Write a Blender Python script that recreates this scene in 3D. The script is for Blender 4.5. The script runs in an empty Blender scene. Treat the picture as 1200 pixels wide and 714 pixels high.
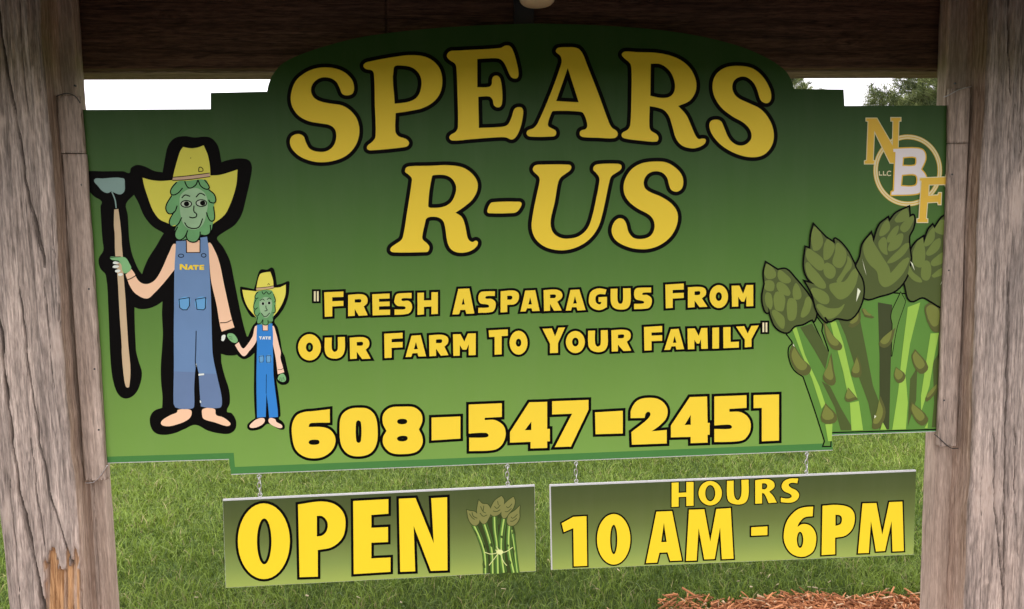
import bpy, math, random
import numpy as np
from mathutils import Vector, Matrix
from mathutils.geometry import delaunay_2d_cdt

# ------------------------------------------------------------------ camera, sky, sun, exposure
scene = bpy.context.scene
PW, PH, F = 1200.0, 714.0, 850.0            # photograph size and focal length in its pixels
EYE_Z0 = 0.95                               # height of the sign's lower edge above the lawn
CAM = Vector((-0.2175, -2.060, EYE_Z0 + 0.603))
FWD = Vector((0.0705, 0.9935, -0.0890)).normalized()
UP0 = Vector((0.0240, 0.0875, 0.9960))
RIGHT = FWD.cross(UP0).normalized()
UPV = RIGHT.cross(FWD).normalized()
cam_d = bpy.data.cameras.new('camera')
cam = bpy.data.objects.new('camera', cam_d)
scene.collection.objects.link(cam)
m = Matrix((RIGHT, UPV, -FWD)).transposed().to_4x4()
m.translation = CAM
cam.matrix_world = m
cam_d.sensor_width = 36.0
cam_d.lens = 36.0 * F / PW
cam_d.clip_start = 0.02
cam_d.clip_end = 2000
scene.camera = cam

SUN_EL, SUN_AZ = 72.0, -20.0                # the sun stands behind the camera, a little to the left
w = bpy.data.worlds.new('World'); scene.world = w; w.use_nodes = True
nt = w.node_tree; nt.nodes.clear()
wo = nt.nodes.new('ShaderNodeOutputWorld'); bg = nt.nodes.new('ShaderNodeBackground')
sky = nt.nodes.new('ShaderNodeTexSky'); sky.sky_type = 'NISHITA'; sky.sun_disc = False
sky.sun_elevation = math.radians(SUN_EL); sky.sun_rotation = math.radians(180 + SUN_AZ)
sky.air_density = 1.0; sky.dust_density = 3.0
tc = nt.nodes.new('ShaderNodeTexCoord'); mp = nt.nodes.new('ShaderNodeMapping')
mp.inputs['Scale'].default_value = (1.0, 1.0, 3.2)
nz = nt.nodes.new('ShaderNodeTexNoise'); nz.inputs['Scale'].default_value = 2.6
nz.inputs['Detail'].default_value = 6; nz.inputs['Roughness'].default_value = 0.55
rp = nt.nodes.new('ShaderNodeValToRGB')
rp.color_ramp.elements[0].position = 0.3; rp.color_ramp.elements[0].color = (8.6, 8.1, 8.9, 1)
rp.color_ramp.elements[1].position = 0.68; rp.color_ramp.elements[1].color = (12.0, 11.6, 11.9, 1)
mx = nt.nodes.new('ShaderNodeMix'); mx.data_type = 'RGBA'; mx.inputs[0].default_value = 0.9
L = nt.links.new
L(tc.outputs['Generated'], mp.inputs['Vector']); L(mp.outputs['Vector'], nz.inputs['Vector'])
L(nz.outputs['Fac'], rp.inputs['Fac'])
L(sky.outputs['Color'], mx.inputs[6]); L(rp.outputs['Color'], mx.inputs[7])
L(mx.outputs[2], bg.inputs['Color']); bg.inputs['Strength'].default_value = 0.125
L(bg.outputs['Background'], wo.inputs['Surface'])

sd = bpy.data.lights.new('sun', 'SUN'); so = bpy.data.objects.new('sun', sd)
scene.collection.objects.link(so)
sd.energy = 1.5; sd.angle = math.radians(20); sd.color = (1.0, 0.96, 0.9)
el, az = math.radians(SUN_EL), math.radians(SUN_AZ)
to_sun = Vector((math.sin(az) * math.cos(el), -math.cos(az) * math.cos(el), math.sin(el)))
so.rotation_euler = to_sun.to_track_quat('Z', 'Y').to_euler()
so.location = (0, -6, 9)

scene.view_settings.view_transform = 'Standard'
scene.view_settings.look = 'None'
scene.view_settings.exposure = 1.04
scene.view_settings.gamma = 1.0
scene.view_settings.use_curve_mapping = False

# ------------------------------------------------------------------ helpers
rng = np.random.default_rng(7)
random.seed(7)
COL = scene.collection

def ray(u, v):
    return (FWD * F + RIGHT * (u - PW / 2) - UPV * (v - PH / 2)).normalized()
def px(u, v, y=0.0):
    """point of the vertical plane at depth y that is seen at pixel u, v"""
    d = ray(u, v); t = (y - CAM.y) / d.y
    return CAM + d * t
def on_ground(u, v, z=0.0):
    d = ray(u, v); t = (z - CAM.z) / d.z
    return CAM + d * t
def project(P):
    Q = np.asarray(P) - np.array(CAM)
    x = Q @ np.array(RIGHT); yv = Q @ np.array(UPV); d = Q @ np.array(FWD)
    return PW / 2 + F * x / d, PH / 2 - F * yv / d

def tag(o, label=None, cat=None, group=None, kind=None):
    if label: o['label'] = label
    if cat: o['category'] = cat
    if group: o['group'] = group
    if kind: o['kind'] = kind
    return o
def empty(name, loc):
    o = bpy.data.objects.new(name, None); COL.objects.link(o); o.location = loc
    o.empty_display_size = 0.1
    return o
def world_origin(p):
    v = Vector((0, 0, 0))
    while p is not None: v = v + p.location; p = p.parent
    return v
def mesh_obj(name, verts, faces, mats, parent=None, origin=None, midx=None, smooth=False):
    """one mesh object; verts come in world space and are stored relative to the thing's origin"""
    me = bpy.data.meshes.new(name)
    o_ = world_origin(parent) if parent is not None else Vector(origin or (0, 0, 0))
    me.from_pydata([(v[0] - o_.x, v[1] - o_.y, v[2] - o_.z) for v in verts], [], faces)
    for mt in (mats if isinstance(mats, (list, tuple)) else [mats]): me.materials.append(mt)
    if midx is not None: me.polygons.foreach_set('material_index', midx)
    if smooth: me.polygons.foreach_set('use_smooth', [True] * len(me.polygons))
    me.update()
    o = bpy.data.objects.new(name, me); COL.objects.link(o)
    if parent is not None: o.parent = parent
    else: o.location = o_
    return o

def np_mesh(name, V, Fa, mats, parent=None, smooth=False, col=None, colname='tint'):
    """big meshes from numpy arrays; Fa is an (n,k) index array"""
    me = bpy.data.meshes.new(name)
    V = np.asarray(V, np.float64)
    if parent is not None: V = V - np.array(world_origin(parent))
    V = V.astype(np.float32); Fa = np.asarray(Fa, np.int32)
    n, k = Fa.shape
    me.vertices.add(len(V)); me.vertices.foreach_set('co', V.ravel())
    me.loops.add(n * k); me.loops.foreach_set('vertex_index', Fa.ravel())
    me.polygons.add(n)
    me.polygons.foreach_set('loop_start', np.arange(0, n * k, k, dtype=np.int32))
    me.polygons.foreach_set('loop_total', np.full(n, k, np.int32))
    for mt in (mats if isinstance(mats, (list, tuple)) else [mats]): me.materials.append(mt)
    if smooth: me.polygons.foreach_set('use_smooth', np.ones(n, bool))
    if col is not None:
        a = me.attributes.new(colname, 'FLOAT_COLOR', 'POINT')
        a.data.foreach_set('color', np.asarray(col, np.float32).ravel())
    me.update(calc_edges=True)
    o = bpy.data.objects.new(name, me); COL.objects.link(o)
    if parent is not None: o.parent = parent
    return o

def vnoise(x, y, seed=0):
    """smooth value noise in about -1..1"""
    x = np.asarray(x, float); y = np.asarray(y, float)
    xi = np.floor(x).astype(np.int64); yi = np.floor(y).astype(np.int64)
    fx = x - xi; fy = y - yi
    fx = fx * fx * (3 - 2 * fx); fy = fy * fy * (3 - 2 * fy)
    def h(a, b):
        n = (a * 374761393 + b * 668265263 + seed * 974711) & 0x7fffffff
        n = ((n ^ (n >> 13)) * 1274126177) & 0x7fffffff
        return ((n ^ (n >> 16)) & 0xffff) / 32767.5 - 1
    return ((h(xi, yi) * (1 - fx) + h(xi + 1, yi) * fx) * (1 - fy)
            + (h(xi, yi + 1) * (1 - fx) + h(xi + 1, yi + 1) * fx) * fy)

# ------------------------------------------------------------------ materials
def new_mat(name):
    mt = bpy.data.materials.new(name); mt.use_nodes = True
    n = mt.node_tree; b = n.nodes['Principled BSDF']
    return mt, n, b
def flat(name, rgb, rough=0.48, spec=0.15, metal=0.0, var=0.05):
    mt, n, b = new_mat(name)
    b.inputs['Roughness'].default_value = rough
    b.inputs['Specular IOR Level'].default_value = spec
    b.inputs['Metallic'].default_value = metal
    t = n.nodes.new('ShaderNodeTexCoord')
    z = n.nodes.new('ShaderNodeTexNoise'); z.inputs['Scale'].default_value = 14; z.inputs['Detail'].default_value = 5
    r = n.nodes.new('ShaderNodeMix'); r.data_type = 'RGBA'
    r.inputs[6].default_value = (*[c * (1 - var) for c in rgb], 1)
    r.inputs[7].default_value = (*[min(1, c * (1 + var)) for c in rgb], 1)
    n.links.new(t.outputs['Object'], z.inputs['Vector'])
    n.links.new(z.outputs['Fac'], r.inputs[0]); n.links.new(r.outputs[2], b.inputs['Base Color'])
    return mt
def srgb(r, g, b):
    f = lambda c: (c / 255 / 12.92) if c <= 10 else (((c / 255) + 0.055) / 1.055) ** 2.4
    return (f(r), f(g), f(b))

def ramp_print(name, stops, z0, z1, rough=0.4):
    """printed vertical colour gradient, laid out along the sign's own height"""
    mt, n, b = new_mat(name)
    b.inputs['Roughness'].default_value = rough; b.inputs['Specular IOR Level'].default_value = 0.14
    t = n.nodes.new('ShaderNodeTexCoord'); s = n.nodes.new('ShaderNodeSeparateXYZ')
    mr = n.nodes.new('ShaderNodeMapRange')
    mr.inputs['From Min'].default_value = z0; mr.inputs['From Max'].default_value = z1
    cr = n.nodes.new('ShaderNodeValToRGB')
    e = cr.color_ramp.elements
    while len(e) < len(stops): e.new(0.5)
    for i, (p, c) in enumerate(stops): e[i].position = p; e[i].color = (*c, 1)
    z = n.nodes.new('ShaderNodeTexNoise'); z.inputs['Scale'].default_value = 3; z.inputs['Detail'].default_value = 8
    z.inputs['Roughness'].default_value = 0.7
    mm = n.nodes.new('ShaderNodeMapRange'); mm.inputs['To Min'].default_value = 0.93; mm.inputs['To Max'].default_value = 1.07
    vm = n.nodes.new('ShaderNodeVectorMath'); vm.operation = 'SCALE'
    K = n.links.new
    K(t.outputs['Object'], s.inputs[0]); K(s.outputs['Z'], mr.inputs['Value']); K(mr.outputs[0], cr.inputs['Fac'])
    K(t.outputs['Object'], z.inputs['Vector']); K(z.outputs['Fac'], mm.inputs['Value'])
    K(cr.outputs['Color'], vm.inputs[0]); K(mm.outputs[0], vm.inputs['Scale'])
    # thin dust with run marks
    q = n.nodes.new('ShaderNodeMapping'); q.inputs['Scale'].default_value = (17, 1, 2.2); K(t.outputs['Object'], q.inputs['Vector'])
    ds = n.nodes.new('ShaderNodeTexNoise'); ds.inputs['Scale'].default_value = 1.0; ds.inputs['Detail'].default_value = 7; ds.inputs['Roughness'].default_value = 0.65
    K(q.outputs[0], ds.inputs['Vector'])
    df = n.nodes.new('ShaderNodeMapRange'); df.inputs['From Min'].default_value = 0.45; df.inputs['From Max'].default_value = 0.8; df.inputs['To Max'].default_value = 0.04
    K(ds.outputs['Fac'], df.inputs['Value'])
    dm = n.nodes.new('ShaderNodeMix'); dm.data_type = 'RGBA'; dm.inputs[7].default_value = (0.30, 0.30, 0.22, 1)
    K(df.outputs[0], dm.inputs[0]); K(vm.outputs['Vector'], dm.inputs[6]); K(dm.outputs[2], b.inputs['Base Color'])
    mr2 = n.nodes.new('ShaderNodeMapRange'); mr2.inputs['To Min'].default_value = rough - 0.08; mr2.inputs['To Max'].default_value = rough + 0.12
    K(z.outputs['Fac'], mr2.inputs['Value']); K(mr2.outputs[0], b.inputs['Roughness'])
    return mt

def wood(name, dark, light, patch, axis='Z', rough=0.85, bump=0.5, rot=False, fibre=1.0):
    """weathered timber: long grain streaks, patches of other tone, fine fibre relief"""
    mt, n, b = new_mat(name); K = n.links.new
    b.inputs['Roughness'].default_value = rough; b.inputs['Specular IOR Level'].default_value = 0.2
    t = n.nodes.new('ShaderNodeTexCoord')
    def mapped(a, c):
        q = n.nodes.new('ShaderNodeMapping')
        q.inputs['Scale'].default_value = (a, a, c) if axis == 'Z' else (c, a, a)
        K(t.outputs['Object'], q.inputs['Vector']); return q
    def noise(q, det, ro, dist=0.0):
        z = n.nodes.new('ShaderNodeTexNoise'); z.inputs['Scale'].default_value = 1.0
        z.inputs['Detail'].default_value = det; z.inputs['Roughness'].default_value = ro
        z.inputs['Distortion'].default_value = dist
        K(q.outputs[0], z.inputs['Vector']); return z
    g = noise(mapped(38, 1.6), 9, 0.68, 0.35)
    p = noise(mapped(7, 1.3), 5, 0.55, 0.8)
    f = noise(mapped(230, 5.5), 4, 0.7)
    cr = n.nodes.new('ShaderNodeValToRGB'); e = cr.color_ramp.elements
    e[0].position = 0.32; e[0].color = (*dark, 1); e[1].position = 0.66; e[1].color = (*light, 1)
    K(g.outputs['Fac'], cr.inputs['Fac'])
    pr = n.nodes.new('ShaderNodeMapRange'); pr.inputs['From Min'].default_value = 0.42; pr.inputs['From Max'].default_value = 0.68
    pr.inputs['To Max'].default_value = 0.75
    K(p.outputs['Fac'], pr.inputs['Value'])
    m1 = n.nodes.new('ShaderNodeMix'); m1.data_type = 'RGBA'
    K(pr.outputs[0], m1.inputs[0]); K(cr.outputs['Color'], m1.inputs[6])
    pv = n.nodes.new('ShaderNodeMix'); pv.data_type = 'RGBA'; pv.inputs[0].default_value = 0.7
    K(cr.outputs['Color'], pv.inputs[6]); pv.inputs[7].default_value = (*patch, 1)
    K(pv.outputs[2], m1.inputs[7])
    fr = n.nodes.new('ShaderNodeMapRange'); fr.inputs['From Min'].default_value = 0.3; fr.inputs['From Max'].default_value = 0.7
    fr.inputs['To Min'].default_value = 1 - 0.32 * fibre; fr.inputs['To Max'].default_value = 1 + 0.22 * fibre
    K(f.outputs['Fac'], fr.inputs['Value'])
    vm = n.nodes.new('ShaderNodeVectorMath'); vm.operation = 'SCALE'
    K(m1.outputs[2], vm.inputs[0]); K(fr.outputs[0], vm.inputs['Scale'])
    fk = noise(mapped(210, 24), 4, 0.65)                              # short dark flecks across the grain
    kr = n.nodes.new('ShaderNodeMapRange'); kr.inputs['From Min'].default_value = 0.36; kr.inputs['From Max'].default_value = 0.64
    kr.inputs['To Min'].default_value = 1 - 0.42 * fibre; kr.inputs['To Max'].default_value = 1 + 0.26 * fibre
    K(fk.outputs['Fac'], kr.inputs['Value'])
    hl = noise(mapped(17, 0.6), 3, 0.6, 0.5)                          # long hairline checks
    ab = n.nodes.new('ShaderNodeMath'); ab.operation = 'SUBTRACT'; K(hl.outputs['Fac'], ab.inputs[0]); ab.inputs[1].default_value = 0.5
    ab2 = n.nodes.new('ShaderNodeMath'); ab2.operation = 'ABSOLUTE'; K(ab.outputs[0], ab2.inputs[0])
    hr_ = n.nodes.new('ShaderNodeMapRange'); hr_.inputs['From Max'].default_value = 0.011; hr_.inputs['To Min'].default_value = 1 - 0.5 * fibre; hr_.inputs['To Max'].default_value = 1.0
    K(ab2.outputs[0], hr_.inputs['Value'])
    mu = n.nodes.new('ShaderNodeMath'); mu.operation = 'MULTIPLY'; K(kr.outputs[0], mu.inputs[0]); K(hr_.outputs[0], mu.inputs[1])
    vm2 = n.nodes.new('ShaderNodeVectorMath'); vm2.operation = 'SCALE'; K(vm.outputs['Vector'], vm2.inputs[0]); K(mu.outputs[0], vm2.inputs['Scale'])
    out = vm2.outputs['Vector']
    if rot:
        a = n.nodes.new('ShaderNodeAttribute'); a.attribute_name = 'tint'
        sp = n.nodes.new('ShaderNodeSeparateColor'); K(a.outputs['Color'], sp.inputs[0])
        rc = n.nodes.new('ShaderNodeValToRGB'); e = rc.color_ramp.elements
        e[0].position = 0.3; e[0].color = (0.24, 0.115, 0.045, 1); e[1].position = 0.65; e[1].color = (0.62, 0.37, 0.18, 1)
        K(f.outputs['Fac'], rc.inputs['Fac'])
        m2 = n.nodes.new('ShaderNodeMix'); m2.data_type = 'RGBA'
        K(sp.outputs[0], m2.inputs[0]); K(out, m2.inputs[6]); K(rc.outputs['Color'], m2.inputs[7])
        m3 = n.nodes.new('ShaderNodeMix'); m3.data_type = 'RGBA'       # pale bruises and knots
        K(sp.outputs[1], m3.inputs[0]); K(m2.outputs[2], m3.inputs[6]); m3.inputs[7].default_value = (0.5, 0.4, 0.33, 1)
        m4 = n.nodes.new('ShaderNodeMix'); m4.data_type = 'RGBA'       # dirt lodged in the checks
        K(sp.outputs[2], m4.inputs[0]); K(m3.outputs[2], m4.inputs[6]); m4.inputs[7].default_value = (0.05, 0.038, 0.03, 1)
        out = m4.outputs[2]
    K(out, b.inputs['Base Color'])
    mxh = n.nodes.new('ShaderNodeMath'); mxh.operation = 'ADD'
    K(fk.outputs['Fac'], mxh.inputs[0]); K(g.outputs['Fac'], mxh.inputs[1])
    bp = n.nodes.new('ShaderNodeBump'); bp.inputs['Strength'].default_value = bump; bp.inputs['Distance'].default_value = 0.004
    K(mxh.outputs[0], bp.inputs['Height']); K(bp.outputs[0], b.inputs['Normal'])
    return mt

def tinted(name, rough=0.6, spec=0.3, trans=0.0):
    """base colour from the per-vertex tint of each blade, needle or chip"""
    mt, n, b = new_mat(name)
    a = n.nodes.new('ShaderNodeAttribute'); a.attribute_name = 'tint'
    b.inputs['Roughness'].default_value = rough; b.inputs['Specular IOR Level'].default_value = spec
    n.links.new(a.outputs['Color'], b.inputs['Base Color'])
    if trans:
        tr = n.nodes.new('ShaderNodeBsdfTranslucent'); n.links.new(a.outputs['Color'], tr.inputs['Color'])
        mxs = n.nodes.new('ShaderNodeMixShader'); mxs.inputs[0].default_value = trans
        n.links.new(b.outputs[0], mxs.inputs[1]); n.links.new(tr.outputs[0], mxs.inputs[2])
        n.links.new(mxs.outputs[0], n.nodes['Material Output'].inputs['Surface'])
    return mt

M = {}
M['post'] = wood('weathered_post_wood', (0.185, 0.147, 0.120), (0.62, 0.50, 0.415), (0.165, 0.146, 0.134), rot=True, bump=0.55, fibre=0.88)
M['jamb'] = wood('brown_jamb_wood', (0.30, 0.225, 0.165), (0.56, 0.44, 0.35), (0.38, 0.30, 0.24), bump=0.35, fibre=0.6)
M['batten'] = wood('grey_batten_wood', (0.25, 0.185, 0.14), (0.52, 0.41, 0.33), (0.33, 0.265, 0.215), bump=0.4, fibre=0.7)
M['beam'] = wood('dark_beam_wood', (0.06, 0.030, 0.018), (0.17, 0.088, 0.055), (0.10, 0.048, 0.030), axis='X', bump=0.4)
M['lit_ply'] = wood('bounce_lit_beam_wood', (0.12, 0.08, 0.055), (0.32, 0.225, 0.16), (0.21, 0.145, 0.10), axis='X', bump=0.3)  # beam wood made paler for light bounced up from the grass
M['roof'] = wood('roof_board_wood', (0.10, 0.06, 0.035), (0.24, 0.16, 0.10), (0.14, 0.09, 0.06), axis='X', bump=0.3)
M['white_core'] = flat('white_board_core', (0.55, 0.55, 0.53), 0.5, 0.3)
M['yellow'] = flat('yellow_print', (0.82, 0.60, 0.042), 0.45, 0.15, var=0.02)
M['yellow_open'] = flat('bright_yellow_print', (0.80, 0.61, 0.026), 0.45, 0.15, var=0.02)
M['black'] = flat('black_print', (0.0035, 0.003, 0.0025), 0.55, 0.04, var=0.1)
M['cream'] = flat('cream_print', (0.74, 0.68, 0.40), 0.4)
M['gold'] = flat('gold_print', (0.74, 0.47, 0.05), 0.4)
M['offwhite'] = flat('offwhite_print', (0.78, 0.72, 0.70), 0.4)
M['metal'] = flat('galvanised_metal', (0.62, 0.62, 0.62), 0.35, 0.5, metal=0.9)
M['darkmetal'] = flat('dark_metal', (0.03, 0.03, 0.03), 0.5, 0.5)
M['shingle'] = flat('grey_shingle', (0.09, 0.085, 0.08), 0.9, 0.2, var=0.3)
M['lens'] = flat('cream_lamp_lens', (0.72, 0.64, 0.46), 0.35, 0.5)

# ------------------------------------------------------------------ the setting: lawn, mulch bed, trees
def ground_material():
    mt, n, b = new_mat('lawn_soil_and_thatch'); K = n.links.new
    b.inputs['Roughness'].default_value = 0.95; b.inputs['Specular IOR Level'].default_value = 0.1
    t = n.nodes.new('ShaderNodeTexCoord')
    z = n.nodes.new('ShaderNodeTexNoise'); z.inputs['Scale'].default_value = 34; z.inputs['Detail'].default_value = 8; z.inputs['Roughness'].default_value = 0.75
    z2 = n.nodes.new('ShaderNodeTexNoise'); z2.inputs['Scale'].default_value = 0.7; z2.inputs['Detail'].default_value = 4
    K(t.outputs['Object'], z.inputs['Vector']); K(t.outputs['Object'], z2.inputs['Vector'])
    c = n.nodes.new('ShaderNodeValToRGB'); e = c.color_ramp.elements
    e[0].position = 0.3; e[0].color = (0.03, 0.05, 0.010, 1); e[1].position = 0.72; e[1].color = (0.098, 0.14, 0.030, 1)
    K(z.outputs['Fac'], c.inputs['Fac'])
    mr = n.nodes.new('ShaderNodeMapRange'); mr.inputs['To Min'].default_value = 0.75; mr.inputs['To Max'].default_value = 1.25
    K(z2.outputs['Fac'], mr.inputs['Value'])
    vm = n.nodes.new('ShaderNodeVectorMath'); vm.operation = 'SCALE'
    K(c.outputs['Color'], vm.inputs[0]); K(mr.outputs[0], vm.inputs['Scale']); K(vm.outputs[0], b.inputs['Base Color'])
    bp = n.nodes.new('ShaderNodeBump'); bp.inputs['Strength'].default_value = 0.8; bp.inputs['Distance'].default_value = 0.03
    K(z.outputs['Fac'], bp.inputs['Height']); K(bp.outputs[0], b.inputs['Normal'])
    return mt
R_ = 900.0
def bounce_sheet_material():
    mt, n, b = new_mat('bounce_sheet_grey'); K = n.links.new
    b.inputs['Roughness'].default_value = 0.95
    t = n.nodes.new('ShaderNodeTexCoord'); z = n.nodes.new('ShaderNodeTexVoronoi'); z.inputs['Scale'].default_value = 110
    c = n.nodes.new('ShaderNodeMix'); c.data_type = 'RGBA'; c.inputs[6].default_value = (0.035, 0.035, 0.036, 1); c.inputs[7].default_value = (0.075, 0.074, 0.073, 1)
    K(t.outputs['Object'], z.inputs['Vector']); K(z.outputs['Color'], c.inputs[0]); K(c.outputs[2], b.inputs['Base Color'])
    bp = n.nodes.new('ShaderNodeBump'); bp.inputs['Distance'].default_value = 0.01; K(z.outputs['Distance'], bp.inputs['Height']); K(bp.outputs[0], b.inputs['Normal'])
    return mt
bounce_sheet = mesh_obj('dark_bounce_sheet', [(-60, -9, 0.006), (60, -9, 0.006), (60, -1.25, 0.006), (-60, -1.25, 0.006)], [(0, 1, 2, 3)], bounce_sheet_material())  # unseen dark sheet added before the sign to cut bounced light
tag(bounce_sheet, kind='structure')
ground = mesh_obj('ground', [(-R_, -R_, 0), (R_, -R_, 0), (R_, R_, 0), (-R_, R_, 0)], [(0, 1, 2, 3)], ground_material())
tag(ground, kind='structure')

# mulch bed: its far edge as seen under the right end of the signs
BED = [on_ground(u, v) for u, v in ((785, 738), (835, 719), (872, 709), (940, 706), (1010, 705), (1085, 707), (1160, 706))]
BED = [Vector((p.x, p.y, 0)) for p in BED]
def bed_edge(x):
    xs = [p.x for p in BED]; ys = [p.y for p in BED]
    return np.interp(x, xs, ys, left=0.55)
def in_bed(x, y):
    e = bed_edge(x) + 0.035 * vnoise(x * 9, y * 9, 3)
    return (x > -1.75) & (x < 2.2) & (y < e) & (y > -1.05)

def make_grass():
    area = [(-3.0, 3.6, 0.42, 2.2, 9500), (-3.4, 4.4, 2.2, 3.6, 8800), (-3.8, 5.2, 3.6, 5.6, 5200), (-2.6, 2.6, -1.2, 0.42, 1200), (-6.0, 7.5, 5.6, 9.5, 1500), (-6.0, -3.4, 0.5, 5.6, 1700), (3.8, 7.5, 0.5, 5.6, 1700)]
    X = []; Y = []
    for x0, x1, y0, y1, d in area:
        n = int((x1 - x0) * (y1 - y0) * d)
        X.append(rng.uniform(x0, x1, n)); Y.append(rng.uniform(y0, y1, n))
    X = np.concatenate(X); Y = np.concatenate(Y)
    # keep to what the openings beside and under the boards can show, with a wide margin
    keep = ~in_bed(X, Y)
    keep &= rng.random(len(X)) < 0.82 + 0.18 * vnoise(X * 5, Y * 5, 11)
    X = X[keep]; Y = Y[keep]; n = len(X)
    big = vnoise(X * 1.1, Y * 1.1, 1); mid = vnoise(X * 4.5, Y * 4.5, 2); small = vnoise(X * 17, Y * 17, 4)
    H = 0.055 + 0.014 * big + 0.016 * mid + 0.012 * small + rng.normal(0, 0.011, n)
    H = np.clip(H, 0.018, 0.12)
    a = rng.uniform(0, 2 * np.pi, n) + 0.8 * mid
    lean = np.abs(rng.normal(0.0, 0.7, n)) + 0.25
    lean = np.clip(lean, 0, 1.5)
    lx = np.cos(a + 2.0 * small) * lean; ly = np.sin(a + 2.0 * small) * lean
    wd = rng.uniform(0.0012, 0.0026, n) * (1 + 0.12 * np.maximum(Y - 1.0, 0) + 0.25 * np.maximum(np.abs(X) - 3.4, 0))
    fa = rng.uniform(0, np.pi, n); wx = np.cos(fa) * wd; wy = np.sin(fa) * wd
    V = np.empty((n, 5, 3))
    h1 = 0.55 * H; k1 = 0.33 * H; k2 = 1.0 * H
    V[:, 0] = np.stack([X - wx, Y - wy, np.zeros(n) - 0.003], 1); V[:, 1] = np.stack([X + wx, Y + wy, np.zeros(n) - 0.003], 1)
    V[:, 2] = np.stack([X + lx * k1 - wx * .8, Y + ly * k1 - wy * .8, h1], 1)
    V[:, 3] = np.stack([X + lx * k1 + wx * .8, Y + ly * k1 + wy * .8, h1], 1)
    V[:, 4] = np.stack([X + lx * k2, Y + ly * k2, H * np.clip(1.05 - 0.32 * lean, 0.35, 1)], 1)
    b = np.arange(n) * 5
    T = np.concatenate([np.stack([b, b + 1, b + 3], 1), np.stack([b, b + 3, b + 2], 1), np.stack([b + 2, b + 3, b + 4], 1)])
    t = np.clip(0.5 + 0.22 * big + 0.22 * mid + rng.normal(0, 0.36, n), 0, 1)[:, None]
    c = (1 - t) * np.array([0.056, 0.108, 0.013]) + t * np.array([0.235, 0.33, 0.046])
    dry = rng.random(n) < 0.035 + 0.025 * big + 0.03 * mid
    c[dry] = np.array([0.42, 0.36, 0.17]) * rng.uniform(0.6, 1.2, (dry.sum(), 1))
    C = np.ones((n, 5, 4)); C[:, :, :3] = c[:, None, :]
    C[:, :2, :3] = C[:, :2, :3] * 0.85 + np.array([0.03, 0.026, 0.012])
    return np_mesh('grass', V.reshape(-1, 3), T, tinted('grass_blade', 0.5, 0.35, 0.35), col=C.reshape(-1, 4))
grass = make_grass()
tag(grass, 'mown green lawn grass with a few straw coloured blades behind the signs', 'grass', kind='stuff')

def boxes(P, D, Ln, Wd, Th, roll):
    """tapered splinters: centre, direction, length, width, thickness"""
    n = len(P)
    D = D / np.linalg.norm(D, axis=1, keepdims=True)
    up = np.tile(np.array([0, 0, 1.0]), (n, 1))
    S = np.cross(D, up); S /= np.maximum(np.linalg.norm(S, axis=1, keepdims=True), 1e-6)
    U = np.cross(S, D)
    c, s = np.cos(roll)[:, None], np.sin(roll)[:, None]
    S, U = S * c + U * s, U * c - S * s
    V = np.empty((n, 8, 3)); k = 0
    for e in (-1, 1):
        tap = rng.uniform(0.35, 1.0, (n, 1)); bend = rng.normal(0, 0.12, (n, 1)) * Wd[:, None] * 2
        for i, (a, b) in enumerate(((-1, -1), (1, -1), (1, 1), (-1, 1))):
            V[:, k] = P + D * (e * Ln[:, None] / 2) + S * (a * Wd[:, None] / 2 * tap + bend) + U * (b * Th[:, None] / 2)
            k += 1
    q = np.array([(0, 1, 2, 3), (7, 6, 5, 4), (0, 4, 5, 1), (1, 5, 6, 2), (2, 6, 7, 3), (3, 7, 4, 0)])
    Fq = (np.arange(n)[:, None, None] * 8 + q[None]).reshape(-1, 4)
    return V.reshape(-1, 3), Fq
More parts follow.
